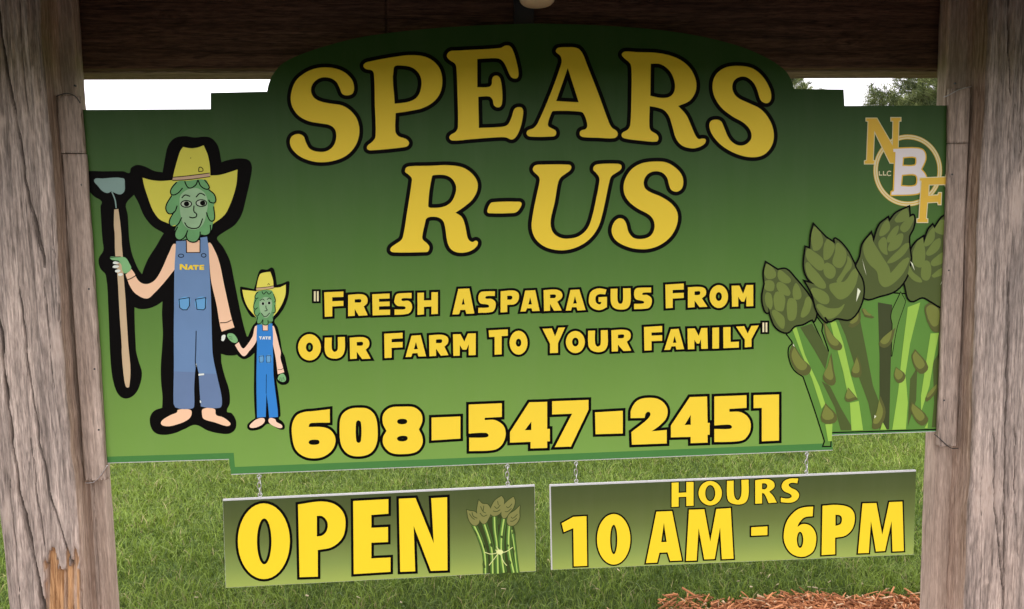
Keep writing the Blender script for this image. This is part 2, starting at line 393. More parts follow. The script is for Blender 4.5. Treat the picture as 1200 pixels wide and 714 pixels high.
def make_mulch():
    # low mound under the chips; its unseen front part added for warm bounce
    xs = np.linspace(-1.75, 2.2, 90); vs = []; fs = []; ny = 26
    for x in xs:
        e = float(bed_edge(x))
        for j in range(ny):
            y = -1.05 + (e + 1.05) * j / (ny - 1)
            edge = min(1, (e - y) / 0.12)
            vs.append((x, y, 0.004 + 0.022 * edge + 0.006 * float(vnoise(x * 14, y * 14, 9))))
    for i in range(len(xs) - 1):
        for j in range(ny - 1):
            k = i * ny + j; fs.append((k, k + ny, k + ny + 1, k + 1))
    bedo = mesh_obj('mulch_bed', vs, fs, flat('mulch_soil', (0.16, 0.06, 0.028), 0.95, 0.1, var=0.35), smooth=True)
    tag(bedo, kind='structure')
    n = 19000
    X = rng.uniform(BED[0].x - 0.1, 2.15, n); Y = rng.uniform(0.35, 1.22, n)
    X = np.concatenate([X, rng.uniform(-1.7, 2.15, 9000)]); Y = np.concatenate([Y, rng.uniform(-1.0, 0.5, 9000)]); n = len(X)  # unseen chips before the sign, added for warm bounced light
    e = bed_edge(X) + 0.05 * vnoise(X * 7, Y * 7, 5) + rng.normal(0, 0.012, n)
    k = Y < e; X = X[k]; Y = Y[k]
    # strays and thin clumps left of the bed, along the same line
    px_ = rng.uniform(640, 830, 520); pv_ = rng.uniform(711, 730, 520)
    kk = vnoise(px_ * 0.045, pv_ * 0.02, 21) > 0.1
    G = [on_ground(a, b) for a, b in zip(px_[kk], pv_[kk])]
    X = np.concatenate([X, [g.x for g in G]]); Y = np.concatenate([Y, [g.y for g in G]])
    n = len(X)
    Z = 0.022 + np.abs(rng.normal(0, 0.014, n)) + 0.012 * vnoise(X * 11, Y * 11, 8)
    Ln = np.clip(rng.lognormal(-3.5, 0.55, n), 0.010, 0.10); Wd = rng.uniform(0.003, 0.011, n); Th = rng.uniform(0.0015, 0.005, n)
    a = rng.uniform(0, 2 * np.pi, n); D = np.stack([np.cos(a), np.sin(a), rng.normal(0, 0.28, n)], 1)
    V, Fq = boxes(np.stack([X, Y, Z], 1), D, Ln, Wd, Th, rng.normal(0, 0.6, n))
    t = rng.random(n)[:, None]
    c = (1 - t) * np.array([0.20, 0.075, 0.033]) + t * np.array([0.64, 0.275, 0.115])
    pale = rng.random(n) < 0.10; c[pale] = np.array([0.66, 0.45, 0.27])
    C = np.ones((n, 8, 4)); C[:, :, :3] = c[:, None, :]
    o = np_mesh('mulch_chips', V, Fq, tinted('mulch_chip', 0.8, 0.15), col=C.reshape(-1, 4))
    tag(o, 'loose orange brown shredded wood mulch beside the right post', 'mulch', kind='stuff')
make_mulch()
def make_litter():
    spots = [(892, 672), (901, 675), (911, 685), (948, 688), (955, 689), (972, 682), (725, 668), (700, 690), (540, 676), (590, 690), (420, 700), (360, 698), (865, 681), (1010, 684), (470, 706), (230, 700), (880, 688), (1040, 690)]
    n = len(spots); G = [on_ground(*s, 0.045) for s in spots]
    a = rng.uniform(0, 6.28, n)
    V, Fq = boxes(np.array([tuple(g) for g in G]), np.stack([np.cos(a), np.sin(a), rng.normal(0, .2, n)], 1),
                  rng.uniform(0.008, 0.026, n), rng.uniform(0.003, 0.008, n), np.full(n, 0.003), rng.normal(0, .5, n))
    C = np.ones((n, 8, 4)); C[:, :, :3] = (np.array([0.48, 0.40, 0.25]) * rng.uniform(0.7, 1.2, (n, 1)))[:, None, :]
    o = np_mesh('dry_litter', V, Fq, tinted('dry_litter', 0.8, 0.1), col=C.reshape(-1, 4))
    tag(o, 'pale dry flakes scattered in the grass before the mulch', 'litter', kind='stuff')
make_litter()

def tube_mesh(paths, seg=7):
    """paths: list of (points, radii); returns verts, faces of tapered tubes"""
    vs = []; fs = []
    for pts, rad in paths:
        base = len(vs); pts = [Vector(p) for p in pts]
        for i, p in enumerate(pts):
            d = (pts[min(i + 1, len(pts) - 1)] - pts[max(i - 1, 0)]).normalized()
            s = d.cross(Vector((0.31, 0.2, 0.93))); s = s.normalized() if s.length > 1e-4 else Vector((1, 0, 0))
            t = d.cross(s)
            for k in range(seg):
                a = 2 * math.pi * k / seg
                vs.append(tuple(p + (s * math.cos(a) + t * math.sin(a)) * rad[i]))
        for i in range(len(pts) - 1):
            for k in range(seg):
                k2 = (k + 1) % seg
                fs.append((base + i * seg + k, base + i * seg + k2, base + (i + 1) * seg + k2, base + (i + 1) * seg + k))
        fs.append(tuple(base + k for k in range(seg))[::-1]); fs.append(tuple(base + (len(pts) - 1) * seg + k for k in range(seg)))
    return vs, fs
M['bark'] = wood('tree_bark', (0.05, 0.035, 0.025), (0.16, 0.12, 0.09), (0.1, 0.085, 0.07), bump=1.0)
NEEDLE = tinted('needle_foliage', 0.55, 0.3, 0.3)
def pine(u, depth, height, spread, label, seed, tone, per=95):
    """a pine: tapered trunk, whorls of drooping limbs with twigs, tufts of needles along the twigs"""
    r = np.random.default_rng(seed)
    d = ray(u, 200); t = (depth - CAM.y) / d.y
    bx, by = CAM.x + d.x * t, depth
    root = empty('pine_tree', (bx, by, 0))
    B = Vector((bx, by, 0))
    tp = [B + Vector((0.05 * math.sin(i), 0.05 * math.cos(i * 1.7), height * i / 8 - (0.1 if i == 0 else 0))) for i in range(9)]
    vs, fs = tube_mesh([(tp, [0.17 * (1 - i / 8.6) + 0.01 for i in range(9)])], 10)
    mesh_obj('trunk', vs, fs, M['bark'], root, smooth=True)
    limbs = []; tufts = []
    z = 0.7
    while z < height - 0.15:
        k = r.integers(5, 8); fr = z / height
        for j in range(k):
            a = 2 * math.pi * j / k + r.uniform(-.5, .5)
            ln = spread * (1 - fr) ** 0.75 * r.uniform(0.7, 1.15) + 0.12
            q = B + Vector((0, 0, z + r.uniform(-.1, .1)))
            dirv = Vector((math.cos(a), math.sin(a), r.uniform(0.0, 0.4)))
            pts = [q + dirv * (ln * s) + Vector((0, 0, 0.16 * ln * s * s)) for s in (0, .3, .6, .85, 1.0)]
            limbs.append((pts, [0.035 * (1 - s * .85) * (1 - fr * .6) for s in (0, .3, .6, .85, 1)]))
            for s in np.linspace(0.28, 1.0, max(4, int(ln * 7))):
                c = q + dirv * (ln * s) + Vector((0, 0, 0.16 * ln * s * s))
                side = Vector((-math.sin(a), math.cos(a), 0))
                for sg in (-1, 1, 0):
                    tl = (0.14 + 0.42 * ln * (1.05 - s) * r.uniform(.5, 1)) if sg else 0.12
                    e = c + side * (sg * tl) + dirv * (tl * .7) + Vector((0, 0, r.uniform(-.02, .14)))
                    if sg: limbs.append(([c, c.lerp(e, .5), e], [0.008, 0.006, 0.003]))
                    for w_ in np.linspace(0.25, 1, max(2, int(tl / 0.09))):
                        tufts.append((c.lerp(e, w_), (e - c).normalized()))
        z += r.uniform(0.26, 0.42)
    vs, fs = tube_mesh(limbs, 4)
    mesh_obj('limbs', vs, fs, M['bark'], root)
    # needles
    P = np.array([tuple(p) for p, _ in tufts]); D = np.array([tuple(q) for _, q in tufts]); n = len(P)
    m_ = max(8, int(min(per, 420000 / n)))
    P = np.repeat(P, m_, 0); D = np.repeat(D, m_, 0); N = len(P)
    tone_t = np.repeat(r.normal(0, .34, n), m_)
    dv = D * 0.7 + r.normal(0, .75, (N, 3)); dv[:, 2] += 0.25; dv /= np.linalg.norm(dv, axis=1, keepdims=True)
    st = P + r.normal(0, .03, (N, 3)); ln = r.uniform(.05, .11, N)[:, None]
    sd_ = np.cross(dv, r.normal(0, 1, (N, 3))); sd_ /= np.linalg.norm(sd_, axis=1, keepdims=True); sd_ *= r.uniform(.003, .0065, N)[:, None]
    V = np.stack([st - sd_, st + sd_, st + dv * ln], 1).reshape(-1, 3)
    T = np.arange(3 * N).reshape(-1, 3)
    t_ = np.clip(.5 + tone_t + r.normal(0, .2, N), 0, 1)[:, None]
    c = (1 - t_) * np.array(tone[0]) + t_ * np.array(tone[1])
    C = np.ones((N, 3, 4)); C[:, :, :3] = c[:, None, :]
    np_mesh('crown', V, T, NEEDLE, root, col=C.reshape(-1, 4))
    return tag(root, label, 'tree', 'trees beyond the lawn')
GREENS = ((0.045, 0.066, 0.024), (0.26, 0.30, 0.105))
pine(1122, 8.6, 5.9, 2.25, 'bushy green pine tree standing behind the right post', 3, GREENS)
pine(915, 17.0, 6.1, 2.2, 'farther pine tree whose top shows above the sign beside the arch', 8, GREENS, 60)
# ------------------------------------------------------------------ the timber shelter that carries the sign
def near_line(U, V, pts):
    """distance in pixels from grid points to a polyline"""
    best = np.full(U.shape, 1e9)
    for (x0, y0), (x1, y1) in zip(pts[:-1], pts[1:]):
        dx, dy = x1 - x0, y1 - y0; l2 = dx * dx + dy * dy
        t = np.clip(((U - x0) * dx + (V - y0) * dy) / l2, 0, 1)
        best = np.minimum(best, np.hypot(U - x0 - t * dx, V - y0 - t * dy))
    return best
def rough_timber(name, x0, x1, y0, y1, z0, z1, mat, parent, seed, cracks=(), rot=None, marks=(), amp=0.0022, cell=0.0022, cellz=0.009, edge=0.006, wob=0.004):
    """a solid sawn timber; its front face (towards the viewer) and both flanks carry real relief"""
    dep = y1 - y0
    nf = max(8, int((x1 - x0) / cell)); ns = max(4, int(dep / (cell * 3)))
    # profile going round: left flank back->front, front left->right, right flank front->back
    prof = [(0.0, 1 - i / ns, 'l') for i in range(ns)] + [(i / nf, 0.0, 'f') for i in range(nf + 1)] + [(1.0, (i + 1) / ns, 'r') for i in range(ns)]
    px_ = np.array([p[0] for p in prof]); py_ = np.array([p[1] for p in prof])
    nxm = np.array([-1.0 if p[2] == 'l' else 1.0 if p[2] == 'r' else 0.0 for p in prof]); nym = np.array([-1.0 if p[2] == 'f' else 0.0 for p in prof])
    nz_ = max(2, int((z1 - z0) / cellz)); zs = np.linspace(z0, z1, nz_ + 1)
    X = x0 + (x1 - x0) * px_[None, :] + 0 * zs[:, None]
    Yy = y0 + dep * py_[None, :] + 0 * zs[:, None]
    Z = zs[:, None] + 0 * px_[None, :]
    s = np.cumsum(np.r_[0, np.hypot(np.diff(px_) * (x1 - x0), np.diff(py_) * dep)])[None, :] + 0 * zs[:, None]
    # eased arrises and a wandering edge
    fx = np.minimum(px_, 1 - px_)[None, :] * (x1 - x0)
    ease = np.clip(1 - fx / edge, 0, 1) ** 2 * edge * 0.8
    wl = wob * (vnoise(Z * 3.1, Z * 0, seed) + 0.6 * vnoise(Z * 11, Z * 0, seed + 1))
    wr = wob * (vnoise(Z * 3.7, Z * 0, seed + 2) + 0.6 * vnoise(Z * 12, Z * 0, seed + 3))
    X = X + wl * (1 - px_)[None, :] + wr * px_[None, :]
    r = amp * (0.9 * vnoise(s * 75 + 1.2 * vnoise(s * 8, Z * 2.2, seed + 9), Z * 1.5, seed + 4) + 0.6 * vnoise(s * 190, Z * 5.0, seed + 5) + 0.5 * vnoise(s * 28, Z * 0.9, seed + 6) + 0.6 * vnoise(s * 330, Z * 30, seed + 7))
    tint = np.zeros(X.shape + (4,)); tint[..., 3] = 1
    U, V = project(np.stack([X, Yy, Z], -1))
    tint[..., 0] = np.where((nxm != 0)[None, :], 0.22, 0.0)
    front = (nym < 0)[None, :] & np.ones_like(X, bool)
    for pts, wpx, depth in cracks:
        d = near_line(U + 1.2 * vnoise(Z * 30, Z * 0, seed + 12), V, pts)
        wv = wpx * (0.75 + 0.4 * vnoise(Z * 17, Z * 0 + wpx, seed + 13))
        g = np.clip(1 - d / wv, 0, 1) * front
        r = r - depth * g ** 0.7
        tint[..., 2] = np.maximum(tint[..., 2], np.clip(g * 1.6, 0, 1) * 0.85)
    if rot is not None:
        d = np.zeros_like(X); top = rot['top'](U) + 13 * vnoise(U * 0.33, U * 0, 40)
        inside = (U > rot['l'](V)) & (U < rot['r'](V)) & (V > top) & front
        ridg = 0.5 + 0.5 * vnoise(U * 0.42, V * 0.012, 41) + 0.25 * vnoise(U * 1.1, V * 0.03, 42)
        r = np.where(inside, -0.004 - 0.016 * np.clip(1 - ridg, 0, 1.2), r)
        tint[..., 0] = np.where(inside, np.clip(0.35 + 0.75 * vnoise(U * 0.3, V * 0.01, 44) + 0.45, 0.25, 1), tint[..., 0])
    for u, v, a, b in marks:
        g = np.exp(-(((U - u) / a) ** 2 + ((V - v) / b) ** 2)) * front
        tint[..., 1] = np.maximum(tint[..., 1], np.clip(g * 1.3 - 0.2, 0, 0.8))
        r = r + 0.003 * g * vnoise(s * 300, Z * 60, seed + 20)
    X = X + nxm[None, :] * r; Yy = Yy + nym[None, :] * r + ease * front
    nv = len(prof); P = np.stack([X, Yy, Z], -1).reshape(-1, 3)
    i = np.arange(nz_)[:, None] * nv + np.arange(nv - 1)[None, :]
    Fq = np.stack([i, i + 1, i + 1 + nv, i + nv], -1).reshape(-1, 4)
    back = np.stack([np.arange(nz_) * nv + nv - 1, np.arange(nz_) * nv, np.arange(nz_) * nv + nv, np.arange(nz_) * nv + 2 * nv - 1], -1)
    Fq = np.concatenate([Fq, back])
    # close top and bottom with fans of quads between mirrored profile points
    caps = []
    for base, flip in ((0, True), (nz_ * nv, False)):
        for k in range(nv // 2 - 1):
            q = [base + k, base + k + 1, base + nv - 2 - k, base + nv - 1 - k]
            caps.append(q[::-1] if flip else q)
    Fq = np.concatenate([Fq, np.array(caps)])
    return np_mesh(name, P, Fq, mat, parent, smooth=True, col=tint.reshape(-1, 4))
def box_mesh(name, x0, x1, y0, y1, z0, z1, mat, parent, bev=0.002):
    import bmesh
    bm = bmesh.new(); bmesh.ops.create_cube(bm, size=1)
    o_ = world_origin(parent)
    for v in bm.verts:
        v.co = Vector(((x0 + x1) / 2 + v.co.x * (x1 - x0), (y0 + y1) / 2 + v.co.y * (y1 - y0), (z0 + z1) / 2 + v.co.z * (z1 - z0))) - o_
    if bev: bmesh.ops.bevel(bm, geom=bm.edges[:], offset=bev, segments=2, affect='EDGES', profile=0.6)
    me = bpy.data.meshes.new(name); bm.to_mesh(me); bm.free(); me.materials.append(mat)
    o = bpy.data.objects.new(name, me); COL.objects.link(o); o.parent = parent
    return o

shelter = empty('sign_shelter', (0, 0.02, 0))
tag(shelter, 'weathered timber shelter of two posts and a dark beam holding the green sign', 'shelter')
PF, PB = -0.0625, 0.14                       # front and back of the posts
ZT = 2.42
LX1 = (px(50, 90, PF).x + px(90, 610, PF).x) / 2; LX0 = px(3, 640, PF).x
RX0 = (px(1154, 90, PF).x + px(1134, 610, PF).x) / 2; RX1 = RX0 + (LX1 - LX0) + 0.01
lc = [([(-4, 0), (2, 45), (10, 90), (20, 140), (27, 190), (34, 235), (42, 262), (53, 312)], 1.9, 0.012),
      ([(-6, 360), (2, 395), (6, 440), (12, 500), (21, 565), (30, 612), (40, 660), (49, 700), (54, 730)], 3.0, 0.02),
      ([(24, 340), (32, 420), (45, 512), (53, 550), (62, 590), (74, 632), (84, 662)], 1.6, 0.009),
      ([(36, 515), (44, 580), (51, 640)], 1.1, 0.006), ([(60, 250), (66, 330), (72, 400)], 0.8, 0.004),
      ([(12, 560), (16, 620), (24, 714)], 0.9, 0.004), ([(22, 0), (26, 60), (33, 130)], 0.9, 0.004), ([(52, 330), (60, 420), (70, 500)], 0.7, 0.003)]
rc = [([(1183, 330), (1182, 400), (1179, 480), (1178, 560), (1176, 640), (1177, 720)], 1.5, 0.009),
      ([(1165, 505), (1166, 600), (1172, 660), (1177, 700)], 1.2, 0.007), ([(1190, 500), (1189, 600), (1192, 650)], 0.9, 0.005),
      ([(1183, -10), (1182, 60), (1184, 110)], 1.0, 0.005), ([(1197, 90), (1196, 200)], 0.9, 0.004), ([(1150, 560), (1149, 714)], 0.6, 0.003)]
rotd = dict(top=lambda U: np.where(U < 68, 655, np.where(U < 78, 672, 652)), l=lambda V: 52 - (V - 660) * 0.04 + 3 * vnoise(V * 0.08, V * 0, 46), r=lambda V: 91 + (V - 660) * 0.2 + 3 * vnoise(V * 0.09, V * 0, 45))
rough_timber('post', LX0, LX1, PF, PB, -0.08, ZT, M['post'], shelter, 5, lc, rotd, [(2, 143, 5, 8), (3, 425, 4, 10), (8, 600, 5, 24), (70, 400, 10, 30)])
rough_timber('post', RX0, RX1, PF, PB, -0.08, ZT, M['post'], shelter, 31, rc, None, [(1133, 549, 3, 4), (1156, 682, 3, 4), (1145, 590, 5, 20), (1158, 580, 14, 40), (1190, 240, 8, 30)])

JF, JB = 0.0225, 0.0625                      # the boards nailed to the posts, behind the sign's edges
lin = (px(88.5, 60, JF).x + px(126, 640, JF).x) / 2; lseam = (px(65, 40, JF).x + px(113, 630, JF).x) / 2
rin = (px(1110, 60, JF).x + px(1090, 640, JF).x) / 2
rough_timber('jamb_board', LX1 - 0.02, lin, JF, JB, -0.04, 2.33, M['jamb'], shelter, 57, [([(107, 560), (112, 610), (117, 720)], 1.1, 0.008)], amp=0.0009, edge=0.003, wob=0.0012, cell=0.003)
rough_timber('jamb_board', rin, RX0 + 0.02, JF - 0.003, JB, -0.04, 2.33, M['jamb'], shelter, 63, amp=0.0010, edge=0.003, wob=0.0012, cell=0.003)
def smooth_line(p, k=4):
    o = []
    for i in range(len(p) - 1):
        a, b = p[i], p[i + 1]; a0 = p[max(i - 1, 0)]; b1 = p[min(i + 2, len(p) - 1)]
        for j in range(k):
            t = j / k
            o.append(tuple(.5 * (2 * a[c] + (b[c] - a0[c]) * t + (2 * a0[c] - 5 * a[c] + 4 * b[c] - b1[c]) * t * t + (3 * a[c] - a0[c] - 3 * b[c] + b1[c]) * t ** 3) for c in (0, 1)) + (0,))
    return o + [(*p[-1], 0)]
# battens that clamp the sign's ends, each in two lengths
SF, SB = -0.016, -0.0035
def batten(u_top, u_bot, side, wid, cuts, seed):
    xe = (px(*u_top, SF).x + px(*u_bot, SF).x) / 2
    x0, x1 = (xe - wid, xe) if side < 0 else (xe, xe + wid)
    zs = [px(xe_u, c, SF).z for xe_u, c in cuts]
    for a, b in zip(zs[:-1], zs[1:]):
        rough_timber('batten', x0, x1, SF, SB, b + 0.0012, a - 0.0012, M['batten'], shelter, seed, amp=0.0012, edge=0.004, wob=0.0012, cell=0.0028)
        seed += 7
    return x0, x1, zs
LB = batten((97, 150), (122, 520), -1, 0.060, [(93, 112), (97, 180), (123, 563)], 71)
RB = batten((1113, 150), (1101, 490), 1, 0.060, [(1113, 103), (1110, 168), (1100, 524)], 91)
# tie wires at the battens' ends
for pts, mt in (([(1095, 509), (1101, 514), (1111, 523), (1116, 525.5), (1123, 525.5)], 'darkmetal'), ([(1106, 114), (1113, 111), (1124, 105), (1138, 101.5)], 'metal'),
                ([(100, 566), (110, 565), (119, 556), (126, 545)], 'metal'), ([(66, 113), (78, 109.5), (88, 113), (94, 121)], 'darkmetal')):
    q = [px(u, v, SF - 0.002) for u, v, _ in smooth_line(pts)]
    vs, fs = tube_mesh([(q, [0.0013] * len(q))], 7); mesh_obj('tie_wire', vs, fs, M[mt], shelter, smooth=True)
# nails along the battens
def nail(x, z, y=SF):
    vs, fs = tube_mesh([([(x, y + 0.004, z), (x, y - 0.0012, z)], [0.0028, 0.0028])], 8)
    mesh_obj('nail', vs, fs, M['darkmetal'], shelter)
for xx in (LB[1] - 0.012, RB[0] + 0.012):
    for zz in (1.98, 1.72, 1.44, 1.22, 1.05): nail(xx, zz)

# beam behind the sign's arch; bounced light painted into trim under it
BF = 0.075
bz0 = px(300, 79.5, BF).z
beam = rough_timber('beam', lin - 0.05, rin + 0.05, BF, BF + 0.095, bz0, bz0 + 0.01, M['beam'], shelter, 3) if False else None
def beam_mesh():
    x0, x1 = LX1 - 0.05, RX0 + 0.05
    nx, nz2 = 700, 60; z0, z1 = bz0, bz0 + 0.285
    xs = np.linspace(x0, x1, nx); zs = np.linspace(z0, z1, nz2)
    X, Z = np.meshgrid(xs, zs)
    r = 0.0009 * (vnoise(Z * 90 + 1.5 * vnoise(X * 1.5, Z * 9, 2), X * 1.6, 3) + 0.6 * vnoise(Z * 210, X * 5, 4))
    for kx, kz, kr in ((-1.0, z0 + 0.14, .03), (0.95, z0 + 0.075, .045), (0.3, z0 + 0.2, .03)):      # knots
        q = np.hypot((X - kx) / 1.8, Z - kz) / kr
        r = r + 0.003 * np.sin(np.clip(q, 0, 3) * 7) * np.exp(-q * q)
    r = np.where(np.abs(X - px(453, 30, BF).x) < 0.0026, -0.007, r)      # butt joint between two boards
    r[0, :] -= 0.002; r[-1, :] -= 0.002
    Fr = np.stack([X, BF - r, Z], -1).reshape(-1, 3)
    Bk = np.array([(x0, BF + 0.04, z0), (x1, BF + 0.04, z0), (x1, BF + 0.04, z1), (x0, BF + 0.04, z1)])
    i = np.arange(nz2 - 1)[:, None] * nx + np.arange(nx - 1)[None, :]
    Fq = np.stack([i, i + 1, i + 1 + nx, i + nx], -1).reshape(-1, 4)
    b = nx * nz2
    ex = np.array([(0, b, b + 1, nx - 1), ((nz2 - 1) * nx, nx * nz2 - 1, b + 2, b + 3), (b, b + 3, b + 2, b + 1)])
    return np_mesh('beam', np.concatenate([Fr, Bk]), np.concatenate([Fq, ex]), M['beam'], shelter, smooth=False)
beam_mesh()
# second ply of the beam, hanging a hair lower: its paler colour paints bounced light on the underside
box_mesh('beam_backing', LX1 - 0.051, RX0 + 0.051, BF + 0.042, BF + 0.135, bz0 - 0.004, bz0 + 0.28, M['lit_ply'], shelter, 0.003)

# roof: gable over the beam, boards under shingles, unseen; front eave and width shaped to shade the sign
RIDGE_Z, EAVE_Z, EAVE_Y = 2.66, 2.03, 0.70           # the back slope stops shorter, to shade less lawn
RX = 2.15
def slope_piece(name, t0, t1, sgn, th, mat, parent, xa, xb, lift=0.0, k=1.0):
    """slab on the roof slope between t0 and t1 (0 ridge, 1 eave)"""
    cy = 0.03; q_ = 1.0 if sgn < 0 else 0.8; t0 *= q_; t1 *= q_
    def P(t, h): return (cy + sgn * (0.02 + EAVE_Y * t), RIDGE_Z + (EAVE_Z - RIDGE_Z) * t + h + lift)
    a, b, c, d = P(t0, 0), P(t1, 0), P(t1, th), P(t0, th)
    vs = [(x, q[0], q[1]) for x in (xa, xb) for q in (a, b, c, d)]
    fs = [(0, 1, 2, 3), (7, 6, 5, 4), (0, 4, 5, 1), (1, 5, 6, 2), (2, 6, 7, 3), (3, 7, 4, 0)]
    return mesh_obj(name, vs, fs, mat, parent)
roof = slope_piece('roof', -0.01, 0.985, -1, 0.004, M['shingle'], shelter, -RX + .01, RX - .01, 0.022)
for sgn in (-1, 1):
    nb = 6
    for i in range(nb):
        slope_piece('roof_board', i / nb + 0.004, (i + 1) / nb - 0.004, sgn, 0.019, M['roof'], roof, -RX, RX)
    for i in range(9):
        slope_piece('shingle_course', i / 9 - 0.02, (i + 1) / 9 + 0.02, sgn, 0.006, M['shingle'], roof, -RX - .02, RX + .02, 0.028 + 0.0035 * (i % 2))
for xr in (LX0 + 0.09, RX0 + 0.1, -0.45, 0.45):
    for sgn in (-1, 1):
        slope_piece('rafter', 0.02, 0.80, sgn, 0.06, M['roof'], shelter, xr - 0.019, xr + 0.019, -0.062)
box_mesh('ridge_beam', LX0 - 0.05, RX1 + 0.05, 0.005, 0.055, 2.45, 2.60, M['roof'], shelter)
# flood lamp under the eave, in front of the beam
def lathe(profile, cx, cy, cz, axis='Z', seg=28):
    vs = []; fs = []
    for r_, h in profile:
        for k in range(seg):
            a = 2 * math.pi * k / seg
            p = (r_ * math.cos(a), r_ * math.sin(a), h)
            vs.append((cx + p[0], cy + p[1], cz + p[2]) if axis == 'Z' else (cx + p[0], cy + p[2], cz + p[1]))
    for i in range(len(profile) - 1):
        for k in range(seg):
            k2 = (k + 1) % seg
            fs.append((i * seg + k, i * seg + k2, (i + 1) * seg + k2, (i + 1) * seg + k))
    fs.append(tuple(range(seg))[::-1]); fs.append(tuple((len(profile) - 1) * seg + k for k in range(seg)))
    return vs, fs
lp = px(629.5, 7.5, -0.02)
lamp = empty('flood_lamp', (lp.x, lp.y, lp.z))
tag(lamp, 'unlit round flood lamp with cream lens hanging in front of the dark beam', 'lamp')
vs, fs = lathe([(0.004, 0.0), (0.024, 0.0015), (0.040, 0.006), (0.047, 0.013), (0.049, 0.022), (0.047, 0.028)], lp.x, lp.y, lp.z)
mesh_obj('lens', vs, fs, M['lens'], lamp, smooth=True)
vs, fs = lathe([(0.0485, 0.024), (0.0495, 0.030), (0.044, 0.06), (0.032, 0.085), (0.024, 0.10), (0.024, 0.135), (0.012, 0.14)], lp.x, lp.y, lp.z)
mesh_obj('reflector', vs, fs, M['darkmetal'], lamp, smooth=True)
vs, fs = tube_mesh([([(lp.x, lp.y, lp.z + 0.12), (lp.x - 0.01, lp.y + 0.03, lp.z + 0.16), (lp.x - 0.03, BF - 0.02, lp.z + 0.15), (lp.x - 0.034, BF + 0.01, lp.z + 0.10)], [0.011] * 4)], 10)
mesh_obj('arm', vs, fs, M['darkmetal'], lamp, smooth=True)
jb = px(614, 14, BF - 0.02)
box_mesh('junction_box', jb.x - 0.028, jb.x + 0.028, BF - 0.028, BF + 0.004, jb.z - 0.036, lp.z + 0.17, M['darkmetal'], lamp, 0.004)
# ------------------------------------------------------------------ printed shapes
# each crop is an enlargement of the photograph: left, top, scale; traces are written in its pixels
CROP = dict(Z=(0, 0, 1), A=(330, 30, 4.2), B=(510, 30, 4.2), C=(710, 40, 4.2), D=(440, 170, 5.1), E=(600, 170, 5.1),
            F=(320, 440, 3.75), G=(560, 440, 3.243), H=(340, 320, 4.286), I=(600, 320, 3.871), J=(255, 540, 4.465), K=(440, 540, 4.465),
            L=(635, 540, 4.761), M=(850, 540, 4.758), N=(1000, 120, 4.467), P1=(95, 150, 5.1), P2=(95, 270, 5.1), P3=(95, 390, 5.1),
            Q1=(250, 305, 6.49), Q2=(250, 400, 6.21), T1=(870, 180, 3.57), T2=(870, 360, 3.57), V=(540, 570, 6.49), R1=(885, 240, 7.14), R2=(990, 240, 7.14), R3=(885, 330, 7.14))
def parse(s, crop):
    """'x,y x,yc @T2 x,y' -> [(u, v, corner)] in photograph pixels"""
    out = []
    for t in s.split():
        if t[0] == '@': crop = t[1:]; continue
        c = t.endswith('c'); a, b = t.rstrip('c').split(',')
        x0, y0, k = CROP[crop]
        out.append((x0 + float(a) / k, y0 + float(b) / k, c))
    return out
def smooth(pts, closed=True, sub=4):
    n = len(pts); out = []
    P = [np.array(p[:2]) for p in pts]
    def unit(v): l = np.hypot(*v); return v / l if l > 1e-9 else v
    for i in range(n if closed else n - 1):
        a, b = P[i], P[(i + 1) % n]; L_ = np.hypot(*(b - a))
        ca, cb = pts[i][2], pts[(i + 1) % n][2]
        if not closed: ca = ca or i == 0; cb = cb or i == n - 2
        if ca and cb: out.append((a[0], a[1], True)); continue
        d = unit(b - a)
        ta = d if ca else unit(b - P[i - 1]); tb = d if cb else unit(P[(i + 2) % n] - a)
        for k in range(sub):
            t = k / sub
            q = (2 * t**3 - 3 * t**2 + 1) * a + (t**3 - 2 * t**2 + t) * ta * L_ + (-2 * t**3 + 3 * t**2) * b + (t**3 - t**2) * tb * L_
            out.append((q[0], q[1], ca if k == 0 else False))
    if not closed: out.append((P[-1][0], P[-1][1], True))
    return out
def ell(crop, cx, cy, rx, ry, n=28, tilt=0.0):
    x0, y0, k = CROP[crop]; o = []
    c, s = math.cos(tilt), math.sin(tilt)
    for i in range(n):
        a = 2 * math.pi * i / n; ex, ey = rx * math.cos(a), ry * math.sin(a)
        o.append((x0 + (cx + ex * c - ey * s) / k, y0 + (cy + ex * s + ey * c) / k, False))
    return o
def path(s, crop, sub=4): return smooth(parse(s, crop), True, sub)
def band(pts, wd, closed=True, pointed=True):
    """the strip within wd of a line, as overlapping convex polygons"""
    n = len(pts); P = [np.array(p[:2]) for p in pts]; polys = []
    segs = []
    for i in range(n if closed else n - 1):
        a, b = P[i], P[(i + 1) % n]; d = b - a; l = np.hypot(*d)
        if l < 1e-6: continue
        d = d / l; nn = np.array([-d[1], d[0]]) * wd
        segs.append((i, a, b, d, nn)); polys.append([a + nn, b + nn, b - nn, a - nn])
    m_ = len(segs)
    for j in range(m_ if closed else m_ - 1):
        i0, _, q, d0, n0 = segs[j]; i1, _, _, d1, n1 = segs[(j + 1) % m_]
        cr = d0[0] * d1[1] - d0[1] * d1[0]; dt = float(d0 @ d1)
        if abs(cr) < 0.02: continue
        sg = -1 if cr > 0 else 1
        a_, b_ = q + n0 * sg, q + n1 * sg
        corner = pts[i1][2]
        if pointed and corner and dt > -0.75:
            mt = (n0 + n1) * sg; mt = mt / np.hypot(*mt); k = wd / max(0.35, math.sqrt((1 + dt) / 2))
            polys.append([q, a_, q + mt * k, b_])
        elif dt < 0.9:
            mt = (n0 + n1) * sg; L_ = np.hypot(*mt)
            if L_ > 1e-6: polys.append([q, a_, q + mt / L_ * wd, b_])
            else: polys.append([q, a_, b_])
        else: polys.append([q, a_, b_])
    return polys
